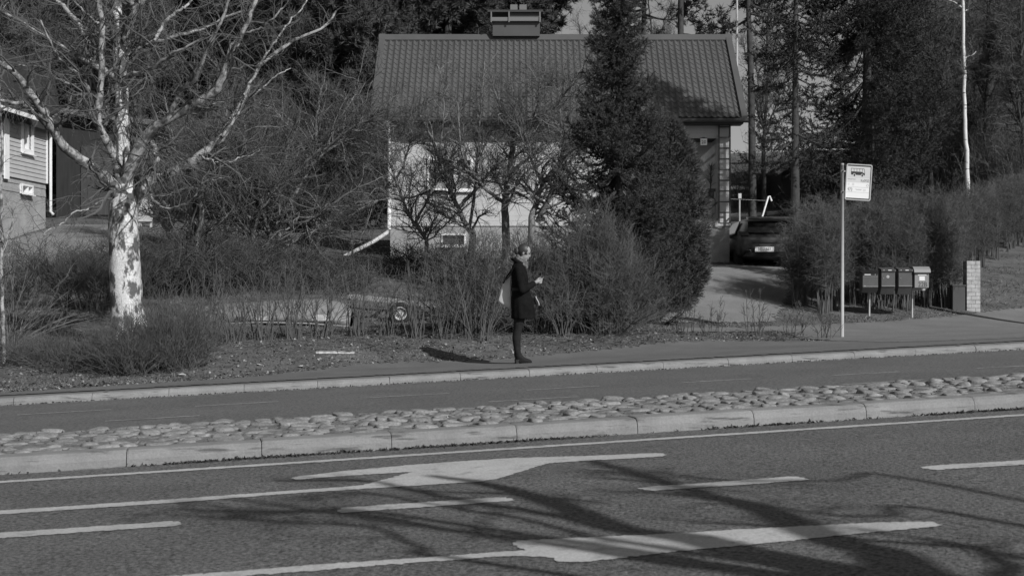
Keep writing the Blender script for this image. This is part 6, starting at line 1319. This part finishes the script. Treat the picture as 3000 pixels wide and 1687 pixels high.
struct('dull_grass', grass(50000, -12, 16, VF + .2, 27, (.02, .07), .010, M_GR2, .9), M_GR2, kind='stuff')
struct('lawn_grass', grass(80000, -14, 24, 25.5, 50, (.04, .13), .018, M_GR2, .9), M_GR2, kind='stuff')
struct('lawn_grass', grass(60000, -14, 24, 25.5, 50, (.04, .12), .016, M_GR1, .7), M_GR1, kind='stuff')
# dead leaves: small tilted diamonds on the verge, and the dark litter along the kerbs
def leaves(X, Y, Z, s0, s1, tilt=.5):
    n = len(X); a = g.uniform(0, 2 * pi, n); s = g.uniform(s0, s1, n); ux = np.stack([np.cos(a), np.sin(a), g.normal(size=n) * tilt], 1) * s[:, None]; vx = np.stack([-np.sin(a), np.cos(a), g.normal(size=n) * tilt], 1) * (s * .55)[:, None]
    c = np.stack([X, Y, Z + s * .25], 1); V = np.stack([c - ux, c - vx, c + ux, c + vx], 1).reshape(-1, 3); mb = MB(); mb.add(V, np.arange(4 * n).reshape(-1, 4)); return mb
X, Y = scatter(12000, -11, 16, VF + .25, 26); k = free(X, Y); X, Y = X[k], Y[k]; struct('dead_leaves', leaves(X, Y, zg(X, Y), .012, .034), mat('dead_leaf_pale', .24, .9, var=.6, scale=9), kind='stuff')
X, Y = scatter(12000, -11, 16, VF + .25, 26); k = free(X, Y); X, Y = X[k], Y[k]; struct('dead_leaves', leaves(X, Y, zg(X, Y), .012, .034), mat('dead_leaf_dark', .035, .9, var=.6, scale=9), kind='stuff')
n = 9000; u = g.uniform(-9, 12, n); v = VK0 - .005 - np.abs(g.normal(size=n)) * .035; k = (np.sin(u * 1.1) + np.sin(u * 2.9 + 1) + g.normal(size=n) * .7) > -.2; u, v = u[k], v[k]; X, Y = xy(u, v); struct('kerb_litter', leaves(X, Y, zroad(u, v) + .004, .006, .02, .6), mat('kerb_dirt', .05, .95, var=.7, scale=20), kind='stuff')
n = 2600; u = g.uniform(-9, 14, n); v = VF - .005 - np.abs(g.normal(size=n)) * .025; X, Y = xy(u, v); struct('kerb_litter', leaves(X, Y, zroad(u, v) + .004, .006, .02, .6), mat('kerb_dirt', .05), kind='stuff')
n = 5000; u = g.uniform(-10, 14, n); v = g.uniform(VK1, VM, n); X, Y = xy(u, v); struct('median_litter', leaves(X, Y, zroad(u, v) + .115, .008, .022, .6), mat('kerb_dirt', .05), kind='stuff')
# fallen twigs and sticks under the hedge row
n = 700; X, Y = scatter(n, -6, 13, 23.2, 26); k = free(X, Y); X, Y = X[k], Y[k]; a = g.uniform(0, 2 * pi, len(X)); l = g.uniform(.1, .5, len(X)); q = np.linspace(0, 1, 5)[None, :, None]; B = np.stack([X, Y, zg(X, Y) + .012], 1)[:, None]; D = np.stack([np.cos(a) * l, np.sin(a) * l, g.uniform(.0, .25, len(X)) * l], 1)[:, None]
Pt = B + D * q + np.cumsum(g.normal(size=(len(X), 5, 3)) * .012, 1) * np.array([1, 1, .3]); mb = MB(); mb.add(*tubes(Pt, np.full((len(X), 5), .005), 4)); struct('fallen_twigs', mb, M_TWIG, kind='stuff')
